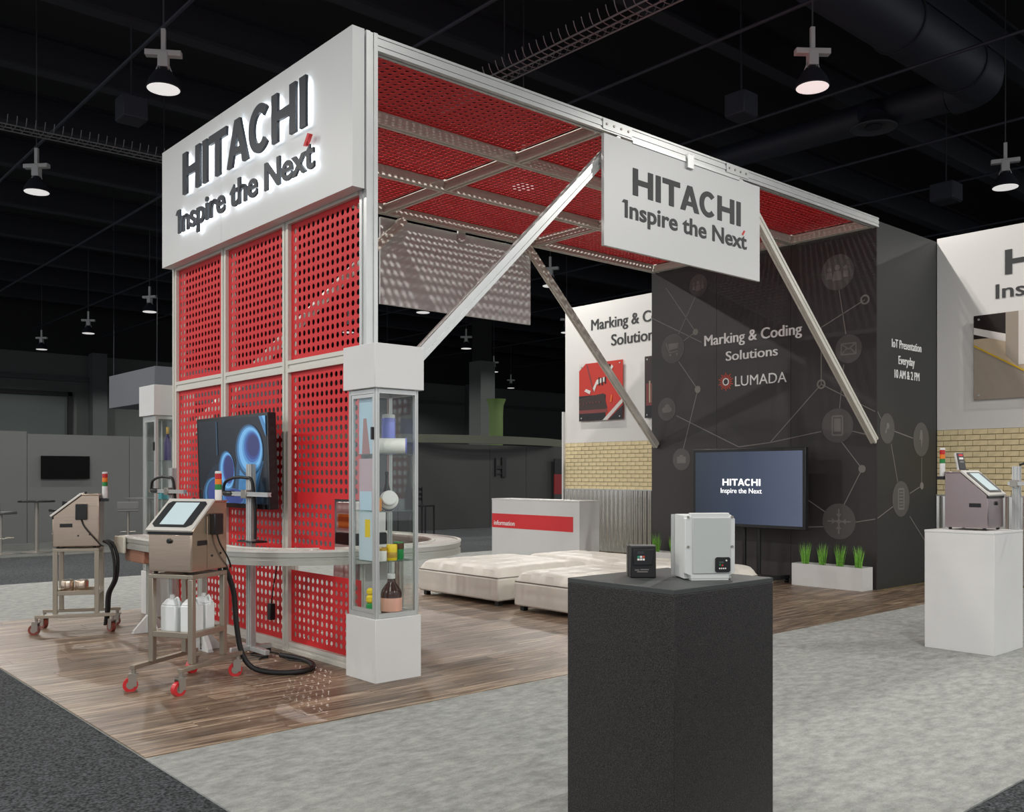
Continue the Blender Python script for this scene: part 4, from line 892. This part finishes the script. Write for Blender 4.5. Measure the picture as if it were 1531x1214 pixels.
# ------------------------------------------------------------------ wall screen with blue picture
tv = thing('flat_screen', 'black flat screen with glowing blue picture mounted on red wall', 'screen', (3.62, 7.79, 1.25)); tv.rotation_euler = (0, R(-2.0), 0)
ft = lambda u, v, w: (-0.04 - w, -u, v)
MB().box(-0.035, 0.035, -0.71, 0.71, -0.04, 0.76).build('housing', M_black, tv, 0.004)
MB().box(-0.04, -0.035, -0.71, 0.71, -0.04, 0.76).build('bezel', mat('gloss_bezel', '0a0a0c', 0.15), tv)
MB().box(0.035, 0.165, -0.25, 0.25, 0.15, 0.6).build('wall_mount', M_black, tv)
def scr(name, c, e, rough=0.25): return mat(name, c, rough, emit=e)
S_bg = scr('screen_navy', '0b1118', 0.9); S_b1 = scr('screen_blue', '3f6f9f', 0.75); S_b2 = scr('screen_light_blue', '7aa6cf', 0.7); S_b3 = scr('screen_deep_blue', '232c55', 0.9); S_b4 = scr('screen_slate', '1c2c3d', 0.9)
sc_ = MB().prism(rect(-0.68, 0.68, 0.0, 0.735), ft, 0.0, 0.001).build('display', S_bg, tv)
def clipu(poly):
    return [(min(0.68, max(-0.68, u)), min(0.735, max(0.0, v))) for u, v in poly]
S_R = [scr('screen_ring_%d' % k, c, 0.6) for k, c in enumerate(('16222f', '24405a', '3a6a94', '5d93be', '4477a6', '33548c', '2a3a70', '262c58'))]
SH = [(disc(-0.15, 0.10, 0.42, 0.26), S_R[0]), (disc(0.2, 0.1, 0.42, 0.2), S_R[0]), (disc(-0.42, 0.02, 0.2, 0.2), S_R[1]), ([(0.04, 0.0), (0.42, 0.0), (0.62, 0.36), (0.12, 0.40)], S_R[1]), ([(0.10, 0.0), (0.36, 0.0), (0.55, 0.30), (0.18, 0.34)], S_R[2])]
for (u, v, ru, rv, ks) in ((-0.36, 0.06, 0.24, 0.17, (1, 2, 1, 6)), (-0.1, 0.27, 0.165, 0.19, (1, 2, 3, 4, 6, 7)), (0.36, 0.45, 0.26, 0.225, (1, 2, 3, 3, 4, 5, 6, 7)), (0.02, 0.04, 0.24, 0.09, (1, 2, 5, 6))):
    for q, k in enumerate(ks): f_ = 1 - 0.085 * q; SH.append((disc(u + 0.012 * q, v + 0.006 * q, ru * f_, rv * f_), S_R[k]))
SH += [([(0.56, 0.735), (0.68, 0.56), (0.68, 0.735)], S_R[2]), ([(0.62, 0.735), (0.68, 0.66), (0.68, 0.735)], S_R[3]), (rect(-0.28, -0.265, 0.42, 0.72), S_R[1])]
for k, (p, m) in enumerate(SH): MB().prism(clipu(p), ft, 0.0012 + 0.0002 * k, 0.0013 + 0.0002 * k).build('picture_area', m, sc_)

# ------------------------------------------------------------------ presentation monitor on stand
mo = thing('monitor', 'large black monitor on floor stand showing HITACHI Inspire the Next', 'monitor', (11.05, 7.65, 0))
MB().box(0.0, 0.07, -0.92, 0.92, 0.76, 1.86).build('housing', M_black, mo, 0.006)
fm = lambda u, v, w: (-w, -u - 7.65, v)
def grad_screen():
    m = bpy.data.materials.new('monitor_blue_gradient'); m.use_nodes = True; nt = m.node_tree; b = nt.nodes['Principled BSDF']
    b.inputs['Base Color'].default_value = (0.01, 0.012, 0.016, 1); b.inputs['Roughness'].default_value = 0.22
    tc = nt.nodes.new('ShaderNodeTexCoord'); sp = nt.nodes.new('ShaderNodeSeparateXYZ'); nt.links.new(tc.outputs['Object'], sp.inputs[0])
    mr = nt.nodes.new('ShaderNodeMapRange'); mr.inputs[1].default_value = 0.86; mr.inputs[2].default_value = -0.86; nt.links.new(sp.outputs['Y'], mr.inputs[0])
    r = nt.nodes.new('ShaderNodeValToRGB'); e = r.color_ramp.elements; e[0].color = (*hexc('222a36'), 1); e[1].color = (*hexc('4a5268'), 1)
    k = e.new(0.5); k.color = (*hexc('2e384c'), 1)
    nt.links.new(mr.outputs[0], r.inputs[0]); nt.links.new(r.outputs[0], b.inputs['Emission Color']); b.inputs['Emission Strength'].default_value = 0.9
    return m
MB().box(-0.002, 0.0, -0.875, 0.875, 0.805, 1.815).build('display', grad_screen(), mo)
mb = MB(); M_lit = mat('lit_white_pixels', (0.9, 0.92, 0.95), 0.4, emit=0.8)
for polys in hitachi(-8.05, -7.42, 1.34, 1.435):
    for p in polys: mb.prism(p, fm, 0.0025, 0.003)
mb.build('screen_name', M_lit, mo)
text('screen_tagline', 'Inspire the Next', -8.08, -7.40, 1.235, 0.068, fm, 0.0025, 0.003, M_lit, mo, 0.012)
for y in (-0.12, 0.12): MB().cyl((0.12, y, 0.08), (0.12, y, 1.5), 0.03, 14).build('stand_pole', M_black, mo)
MB().box(0.07, 0.14, -0.3, 0.3, 1.1, 1.5).build('mount_plate', M_black, mo)
MB().box(-0.3, 0.38, -0.45, -0.38, 0.06, 0.11).box(-0.3, 0.38, 0.38, 0.45, 0.06, 0.11).box(0.08, 0.16, -0.38, 0.38, 0.06, 0.11).build('stand_base', M_black, mo, 0.006)
for x in (-0.27, 0.35):
    for y in (-0.415, 0.415): MB().cyl((x, y - 0.02, 0.03), (x, y + 0.02, 0.03), 0.03, 14).build('stand_wheel', M_rubber, mo)

# ------------------------------------------------------------------ planters with grass
def planter(label, y0, y1, n, tufts_label):
    t = thing('planter', label, 'planter', (11.36, (y0 + y1) / 2, 0)); c = (y0 + y1) / 2; a, b = y0 - c, y1 - c
    MB().box(-0.13, 0.13, a, b, 0, 0.02).box(-0.13, -0.115, a, b, 0.02, 0.30).box(0.115, 0.13, a, b, 0.02, 0.30).box(-0.115, 0.115, a, a + 0.015, 0.02, 0.30).box(-0.115, 0.115, b - 0.015, b, 0.02, 0.30).build('box', M_white, t)
    MB().box(-0.114, 0.114, a + 0.016, b - 0.016, 0.2, 0.25).build('soil', mat('dark_soil', '2b211a', 0.95), t)
    names = ('leftmost', 'second from left', 'second from right', 'rightmost')
    for i in range(n):
        y = y1 - (i + 0.5) * (y1 - y0) / n
        g = MB()
        for k in range(60):
            r0 = random.random() * 0.045; th = random.random() * 6.283; ln = 0.25 + random.random() * 0.11; le = 0.02 + random.random() * 0.04; ph = random.random() * 6.283
            p = Vector((r0 * math.cos(th), r0 * math.sin(th), -0.01)); d = Vector((-math.sin(ph), math.cos(ph), 0)) * 0.0035
            m1 = p + Vector((le * 0.4 * math.cos(th), le * 0.4 * math.sin(th), ln * 0.55)); tp = p + Vector((le * math.cos(th), le * math.sin(th), ln))
            g.add([p - d, p + d, m1 + d, m1 - d, tp], [(0, 1, 2, 3), (3, 2, 4)])
        o = g.build('grass_tuft', mat('fresh_green_grass', '7cb848', 0.5, var=0.35, scale=30), None, 0, (11.36, y, 0.25)); tag(o, tufts_label % names[i] if n == 4 else tufts_label, 'grass', 'grass tufts in planters')
planter('long white planter box before the charcoal wall, right side', 6.03, 7.05, 4, 'upright green grass tuft in right planter, %s')
planter('white planter box before the charcoal wall, left end', 8.7, 9.68, 3, 'green grass tuft in the left planter behind the black inverter')

# ------------------------------------------------------------------ pedestals
bp_ = thing('pedestal', 'black speckled pedestal standing in the foreground', 'pedestal', (3.09, 2.515, 0))
def speckle():
    m = bpy.data.materials.new('black_speckled_laminate'); m.use_nodes = True; nt = m.node_tree; b = nt.nodes['Principled BSDF']
    b.inputs['Roughness'].default_value = 0.4; b.inputs['Specular IOR Level'].default_value = 0.35; b.inputs['Base Color'].default_value = (*hexc('1c1b1b'), 1)
    tc = nt.nodes.new('ShaderNodeTexCoord'); v = nt.nodes.new('ShaderNodeTexNoise'); v.inputs['Scale'].default_value = 330; v.inputs['Detail'].default_value = 1
    nt.links.new(tc.outputs['Object'], v.inputs['Vector'])
    bp2 = nt.nodes.new('ShaderNodeBump'); bp2.inputs['Strength'].default_value = 0.6; bp2.inputs['Distance'].default_value = 0.003
    rr = nt.nodes.new('ShaderNodeValToRGB'); rr.color_ramp.elements[0].position = 0.45; rr.color_ramp.elements[1].position = 0.72; rr.color_ramp.elements[0].color = (*hexc('141313'), 1); rr.color_ramp.elements[1].color = (*hexc('484442'), 1)
    nt.links.new(v.outputs['Fac'], rr.inputs[0]); nt.links.new(rr.outputs[0], b.inputs['Base Color'])
    nt.links.new(v.outputs['Fac'], bp2.inputs['Height']); nt.links.new(bp2.outputs[0], b.inputs['Normal'])
    return m
M_speck = speckle()
MB().box(-0.325, 0.325, -0.2825, 0.2825, 0, 1.047).build('body', M_speck, bp_, 0.002)
MB().box(-0.325, 0.325, -0.2825, 0.2825, 1.047, 1.067).build('top', mat('dark_green_grey_top', '363a39', 0.5), bp_, 0.002)
wp = thing('pedestal', 'white pedestal carrying a printer at right', 'pedestal', (8.37, 3.47, 0))
MB().box(-0.30, 0.30, -0.29, 0.29, 0, 1.0).build('body', M_white, wp, 0.003)
MB().box(-0.302, 0.302, -0.292, 0.292, 1.0, 1.02).build('top', M_white, wp, 0.003)

# white drive enclosure on the black pedestal: front looks along -FW
M_encl = mat('pale_grey_enclosure', 'd3d6d3', 0.4); M_door = mat('grey_green_cover', 'b9bebb', 0.4)
en = thing('drive_enclosure', 'pale grey drive enclosure with black keypad on black pedestal', 'drive', (3.048, 2.405, 1.067), math.atan2(2.543 - 2.666, 3.56 - 3.378))
en.scale = (0.9, 0.9, 0.9); W_ = 0.235; H_ = 0.305
def cutrect(w0, w1, z0, z1, c): return [(w0 + c, z0), (w1 - c, z0), (w1 - c, z0 + c * 0.6), (w1, z0 + c), (w1, z1 - c), (w1 - c, z1 - c * 0.6), (w1 - c, z1), (w0 + c, z1), (w0 + c, z1 - c * 0.6), (w0, z1 - c), (w0, z0 + c), (w0 + c, z0 + c * 0.6)]
fe = lambda u, v, w: (u, -w, v)
MB().prism(rect(0.004, W_ - 0.004, 0.004, H_ - 0.01), fe, -0.17, -0.03).build('back_box', M_encl, en, 0.004)
MB().prism(rect(-0.012, W_ + 0.012, 0.006, H_ - 0.012), fe, -0.178, -0.17).build('mounting_flange', M_alu, en)
MB().prism(cutrect(0, W_, 0.006, H_, 0.026), fe, -0.03, 0.0).build('front_frame', M_encl, en, 0.003)
MB().prism(rect(0.034, W_ - 0.022, 0.03, H_ - 0.02), fe, 0.0, 0.006).build('front_cover', M_door, en, 0.004)
MB().prism(rect(0.03, W_ - 0.03, 0.0, 0.008), fe, -0.15, -0.002).build('base_lip', M_encl, en)
for u in (0.014, W_ - 0.014):
    for v in (0.02, H_ / 2, H_ - 0.018): MB().cyl((u, 0.0, v), (u, -0.006, v), 0.006, 10).build('screw', M_steeld, en)
kp = MB().prism([(0.145, 0.036), (0.203, 0.036), (0.21, 0.043), (0.21, 0.098), (0.203, 0.105), (0.145, 0.105), (0.138, 0.098), (0.138, 0.043)], fe, 0.006, 0.012).build('keypad', M_black, en, 0.002)
MB().prism(rect(0.155, 0.178, 0.077, 0.086), fe, 0.012, 0.0128).build('keypad_display', mat('lcd_green_grey', '3d4a42', 0.3), kp)
for (u, v, m) in ((0.160, 0.070, M_grn), (0.171, 0.068, M_redprint), (0.190, 0.090, M_paper)): MB().prism(disc(u, v, 0.004, n=10), fe, 0.012, 0.014).build('keypad_button', m, kp)
for k in range(4): MB().prism(disc(0.158 + 0.009 * k, 0.054, 0.0034, n=10), fe, 0.012, 0.014).build('keypad_button', M_paper, kp)
# small black inverter
iv = thing('inverter', 'small black inverter with coloured keys on black pedestal', 'drive', (2.956, 2.617, 1.067), math.atan2(2.823 - 2.901, 3.365 - 3.277))
iv.scale = (0.9, 0.9, 0.9); IW = 0.118; IH = 0.145
MB().prism(rect(0, IW, 0.0, IH), fe, -0.09, 0.0).build('body', M_black, iv, 0.004)
MB().box(-0.004, IW + 0.004, 0.09, 0.13, 0.004, IH - 0.002).build('heat_sink', mat('heatsink_grey', '6b6964', 0.4, 0.6), iv)
MB().box(0.0, IW, 0.0, 0.09, IH, IH + 0.004).build('vent_top', mat('vent_grey', '5a5b5b', 0.5), iv)
MB().prism([(0.012, 0.06), (IW - 0.02, 0.06), (IW - 0.012, IH - 0.012), (0.012, IH - 0.012)], fe, 0.0, 0.01).build('control_panel', mat('inverter_face', '1b1b1d', 0.35), iv, 0.002)
for k, cc in enumerate(('2f9a7a', 'e0e0dc', 'c8503a')):
    MB().prism(rect(0.030 + 0.012 * k, 0.040 + 0.012 * k, 0.094, 0.103), fe, 0.01, 0.0115).build('key', mat('key_' + cc, cc, 0.4), iv)
    MB().prism(rect(0.030 + 0.012 * k, 0.040 + 0.012 * k, 0.082, 0.091), fe, 0.01, 0.0115).build('key', M_paper, iv)
MB().prism(rect(0.03, 0.06, 0.112, 0.124), fe, 0.01, 0.0112).build('key_display', mat('lcd_dark', '33363a', 0.3), iv)
for (a, b, v) in ((0.02, 0.04, 0.034), (0.045, 0.085, 0.036), (0.03, 0.08, 0.026)): MB().prism(rect(a, b, v, v + 0.005), fe, 0.0, 0.0008).build('printed_mark', M_icon2, iv)

# white pedestal extras
t = thing('handheld_device', 'small black device with coloured buttons upright on the right printer', 'device', (8.36, 3.56, 1.54)); t.rotation_euler = (R(-15), 0, R(-25))
MB().box(-0.035, 0.035, -0.008, 0.0, 0, 0.15).build('face', M_black, t, 0.003); MB().box(-0.038, 0.038, 0.0, 0.025, 0, 0.155).build('back_shell', M_white, t, 0.003)
for k, m in enumerate((M_redprint, M_paper, M_icon2)): MB().box(-0.02, 0.022, -0.010, -0.008, 0.12 - 0.03 * k, 0.138 - 0.03 * k).build('button', m, t)
t = thing('print_head_stand', 'aluminium post stand behind the right printer on pedestal', 'stand', (8.64, 3.22, 1.02))
for dx in (0.0,):
    MB().sweep(slot(0.045, 0.06, 1, 2, 0.12), (0, 0, 0), (0, 0, 0.55)).build('post', M_alu, t)
    MB().sweep(slot(0.03, 0.03), (-0.05, 0.05, 0.40), (-0.05, -0.28, 0.40)).build('arm', M_alu, t); MB().box(-0.07, -0.02, -0.03, 0.03, 0.37, 0.43).build('clamp', M_steeld, t, 0.003)
    MB().tube([(0.0, -0.02, 0.56), (0.03, -0.1, 0.58), (0.06, -0.2, 0.55), (0.06, -0.25, 0.4)], 0.01, 8).build('cable', M_rubber, t)

# ------------------------------------------------------------------ ottomans
def ottoman(label, x0, x1, y0, y1, nx, ny):
    cx, cy = (x0 + x1) / 2, (y0 + y1) / 2; a, b = (x1 - x0) / 2, (y1 - y0) / 2
    t = thing('ottoman', label, 'ottoman', (cx, cy, 0), 0, 'cream tufted ottomans')
    MB().box(-a, a, -b, b, 0.06, 0.32).build('base', M_cream, t, 0.02)
    MB().box(-a + 0.008, a - 0.008, -b + 0.008, b - 0.008, 0.315, 0.328).build('piping', mat('seam_grey', '8f8a80', 0.6), t)  # inset grey strip along the seam between base and cushion
    N = 44; M = 44; vs_ = []; fs_ = []
    for i in range(N + 1):
        for j in range(M + 1):
            u = -1 + 2 * i / N; v = -1 + 2 * j / M
            e = (1 - abs(u) ** 14) * (1 - abs(v) ** 14)
            fx_ = (u + 1) / 2 * nx; fy_ = (v + 1) / 2 * ny
            dx = abs(fx_ - round(fx_)) / nx * 2 * a; dy = abs(fy_ - round(fy_)) / ny * 2 * b
            bt = math.exp(-(dx * dx + dy * dy) / 0.0035) if (0.02 < (fx_ / nx) < 0.98 and 0.02 < (fy_ / ny) < 0.98) else 0
            sm = math.exp(-min(dx, dy) / 0.03) * 0.007 if abs(u) < 0.97 and abs(v) < 0.97 else 0
            z = 0.33 + 0.115 * max(0, e) ** 0.42 + 0.012 * (1 - u * u) * (1 - v * v) - 0.04 * bt - 1.6 * sm
            vs_.append((u * a, v * b, z))
    for i in range(N):
        for j in range(M): k = i * (M + 1) + j; fs_.append((k, k + M + 1, k + M + 2, k + 1))
    n0 = len(vs_)
    MB().add(vs_, fs_).build('cushion', M_cream, t)
    k = 0
    for i in range(1, nx):
        for j in range(1, ny):
            x = -a + 2 * a * i / nx; y = -b + 2 * b * j / ny
            MB().lathe([(0.014, 0), (0.014, 0.006), (0.006, 0.012)], (x, y, 0.425), 10).build('button', M_cream, t)
    for sx in (-1, 1):
        for sy in (-1, 1): MB().box(sx * (a - 0.08) - 0.03, sx * (a - 0.08) + 0.03, sy * (b - 0.08) - 0.03, sy * (b - 0.08) + 0.03, 0.004, 0.06).build('leg', M_black, t)
ottoman('cream tufted ottoman nearest the showcase, left front', 6.85, 8.35, 8.05, 9.58, 4, 4)
ottoman('cream tufted ottoman partly hidden by the black pedestal', 6.82, 8.24, 6.3, 7.74, 4, 4)
ottoman('cream tufted ottoman in second row before the information desk', 8.42, 9.40, 7.85, 9.35, 3, 4)
ottoman('cream tufted ottoman in second row behind the black inverter', 8.36, 9.34, 6.3, 7.80, 3, 4)

# ------------------------------------------------------------------ information desk
dk = thing('information_desk', 'white reception desk with red band reading information', 'desk', (10.87, 11.58, 0))
MB().box(-0.23, 0.23, -1.08, 1.08, 0.0, 1.055).build('body', M_white, dk, 0.003)
MB().box(-0.235, 0.235, -1.085, 1.085, 1.055, 1.075).build('desk_top', M_white, dk, 0.003)
fd = lambda u, v, w: (-0.23 - w, -u - 11.58, v)
MB().prism(rect(-12.652, -10.64, 0.57, 0.815), fd, 0.0005, 0.003).build('red_band', M_redprint, dk)
text('desk_lettering', 'information', -12.60, -12.05, 0.615, 0.08, fd, 0.0035, 0.005, M_whiteprint, dk, 0.02)

# ------------------------------------------------------------------ neighbouring booths
pw = thing('partition_wall', 'grey neighbouring booth wall behind the rear printer', 'partition', (5.0, 22.05, 0))
for a, b in ((-8.0, 0.45), (0.46, 2.6), (2.61, 4.2)): MB().box(a, b, -0.05, 0.05, 0, 2.42 if a < 0 else 2.37).build('wall_panel', M_midgrey, pw)
t = thing('flat_screen', 'black switched-off screen on grey wall at far left', 'screen', (6.22, 21.98, 1.65)); MB().box(-0.5, 0.5, -0.05, 0.0, -0.25, 0.25).build('housing', mat('off_screen', '030304', 0.5, spec=0.1), t, 0.004); MB().box(-0.2, 0.2, 0.0, 0.02, -0.1, 0.1).build('mount', M_black, t)
def bar_table(label, x, y, r, m, h_=0.98):
    t = thing('bar_table', label, 'table', (x, y, 0.02)); MB().lathe([(r, h_ - 0.03), (r, h_), (r - 0.02, h_ + 0.004)], seg=28).build('top', m, t); MB().cyl((0, 0, 0.02), (0, 0, h_ - 0.03), 0.035, 14).build('column', M_steeld, t); MB().lathe([(0.26, 0), (0.26, 0.012), (0.05, 0.03)], seg=24).build('base', M_steeld, t)
def stool(label, x, y, m, h_=0.72, rz=0.0):
    t = thing('bar_stool', label, 'stool', (x, y, 0.02), rz)
    MB().box(-0.2, 0.2, -0.19, 0.19, h_, h_ + 0.05).build('seat', m, t, 0.015); MB().box(-0.2, 0.2, 0.16, 0.19, h_ + 0.05, h_ + 0.2).build('backrest', m, t, 0.01)
    MB().cyl((0, 0, 0.02), (0, 0, h_), 0.025, 12).build('column', M_steeld, t); MB().lathe([(0.21, 0), (0.21, 0.01), (0.04, 0.03)], seg=24).build('base', M_steeld, t)
    MB().tube([(-0.14, 0, 0.3), (-0.14, -0.15, 0.3), (0.14, -0.15, 0.3), (0.14, 0, 0.3)], 0.01, 6, 1).build('footrest', M_steeld, t)
bar_table('tall round black bar table by grey wall at far left', 4.95, 19.3, 0.32, M_black)
stool('grey bar stool at the left edge beside the bar table', 4.32, 19.2, mat('stool_grey', '4a4b4b', 0.5), 0.74, R(40))
stool('dark bar stool between bar table and rear printer', 5.6, 19.9, M_black, 0.74, R(-60))
bar_table('pale bar table behind the rear printer', 7.3, 19.9, 0.5, mat('table_grey', '5a5a58', 0.5))
stool('white bar stool behind the rear printer near the showcase', 6.75, 19.6, mat('stool_white', '6c6c6a', 0.5), 0.72, R(160))
stool('white bar stool partly hidden by the print head stand', 7.6, 19.5, mat('stool_white', '6c6c6a', 0.5), 0.72, R(200))
hb = thing('hanging_banner', 'grey square hanging banner box above the far left showcase', 'banner', (9.33, 25.08, 3.44))
MB().box(0, 3.6, 0, 3.6, 0, 0.95).build('banner_box', mat('banner_grey', '5c6066', 0.6), hb, 0.01)
for dx, dy in ((0.1, 0.1), (3.5, 0.1), (0.1, 3.5), (3.5, 3.5)): MB().cyl((dx, dy, 0.95), (dx, dy, 7.556), 0.01, 6).build('wire', M_duct, hb)
cl_ = thing('hall_column', 'square grey hall column beyond the ottomans', 'column', (25.5, 31.0, 0)); MB().box(-0.39, 0.39, -0.39, 0.39, 0, 6.3).build('shaft', M_hallwall, cl_); MB().box(-0.3, 0.3, -0.3, 0.3, 6.3, 9.5).build('upper_shaft', M_hallblack, cl_); MB().box(-0.45, 0.45, -0.45, 0.45, 0, 0.3).build('plinth', M_hallwall, cl_)
gt = thing('green_banner', 'tapered green fabric banner before the grey column', 'banner', (24.25, 28.6, 2.5)); MB().lathe([(0.28, 0), (0.28, 1.4), (0.30, 1.75), (0.40, 2.0)], seg=20).build('fabric', mat('green_banner_fabric', '45592a', 0.7), gt); MB().lathe([(0.29, -0.05), (0.29, 0.0)], seg=20).build('hoop', M_duct, gt); MB().cyl((0, 0, -2.5), (0, 0, -0.05), 0.03, 8).build('pole', M_duct, gt)
mw = thing('dark_booth', 'dark grey neighbouring booth with curved canopy ring', 'booth', (16.5, 20.5, 0))
for a, b in ((-4.2, -2.0), (-1.99, 0.6), (0.61, 2.0), (2.01, 4.5)): MB().box(a, b, -0.05, 0.05, 0, 2.33).build('wall_panel', M_darkgrey, mw)
vs_ = []; fs_ = []; n = 40
for i in range(n + 1):
    a = R(225 + 90 * i / n)
    for rr, z in ((6.6, 2.34), (6.6, 2.56), (6.5, 2.56), (6.5, 2.34)): vs_.append((rr * math.cos(a) + 0.3, 5.9 + rr * math.sin(a), z))
for i in range(n):
    for k in range(4): j = (k + 1) % 4; fs_.append((i * 4 + k, (i + 1) * 4 + k, (i + 1) * 4 + j, i * 4 + j))
MB().add(vs_, fs_).build('canopy_ring', mat('olive_ring', '4c4f42', 0.6), mw)
t = thing('metal_bracket', 'black metal bracket on dark far booth wall', 'bracket', (17.5, 20.44, 1.7)); MB().box(-0.22, -0.18, -0.05, 0, -0.26, 0.26).box(0.02, 0.18, -0.05, 0, -0.28, 0.28).box(-0.18, 0.02, -0.04, 0, -0.05, 0.05).build('frame', M_black, t); MB().box(-0.18, 0.02, -0.03, 0, -0.2, -0.17).build('crosspiece', M_black, t)
t = thing('red_banner', 'narrow red and black banner beside the white back wall', 'banner', (19.7, 20.3, 0)); MB().box(-0.2, 0.2, -0.02, 0.02, 0.9, 1.5).build('red_field', mat('dark_red_fabric', '7a1a1e', 0.6), t); MB().box(-0.2, 0.2, -0.02, 0.02, 1.5, 1.97).build('black_field', M_black, t); MB().box(-0.2, 0.2, -0.02, 0.02, 0, 0.9).build('lower_field', M_darkgrey, t)
for k, (x, y, lab) in enumerate(((13.6, 18.8, 'black high chair beyond the ottomans beside the showcase'), (12.6, 18.9, 'black high chair seen through the showcase glass'))):
    t = thing('high_chair', lab, 'chair', (x, y, 0), R(20 + 90 * k)); MB().box(-0.21, 0.21, -0.2, 0.2, 0.7, 0.74).build('seat', M_black, t)
    for q in range(3): MB().box(-0.21, 0.21, 0.18, 0.2, 0.85 + 0.12 * q, 0.92 + 0.12 * q).build('back_slat', M_black, t)
    for sx in (-1, 1):
        for sy in (-1, 1): MB().box(sx * 0.19 - 0.015, sx * 0.19 + 0.015, sy * 0.18 - 0.015, sy * 0.18 + 0.015, 0, 0.7 if sy < 0 else 1.2).build('leg', M_black, t)
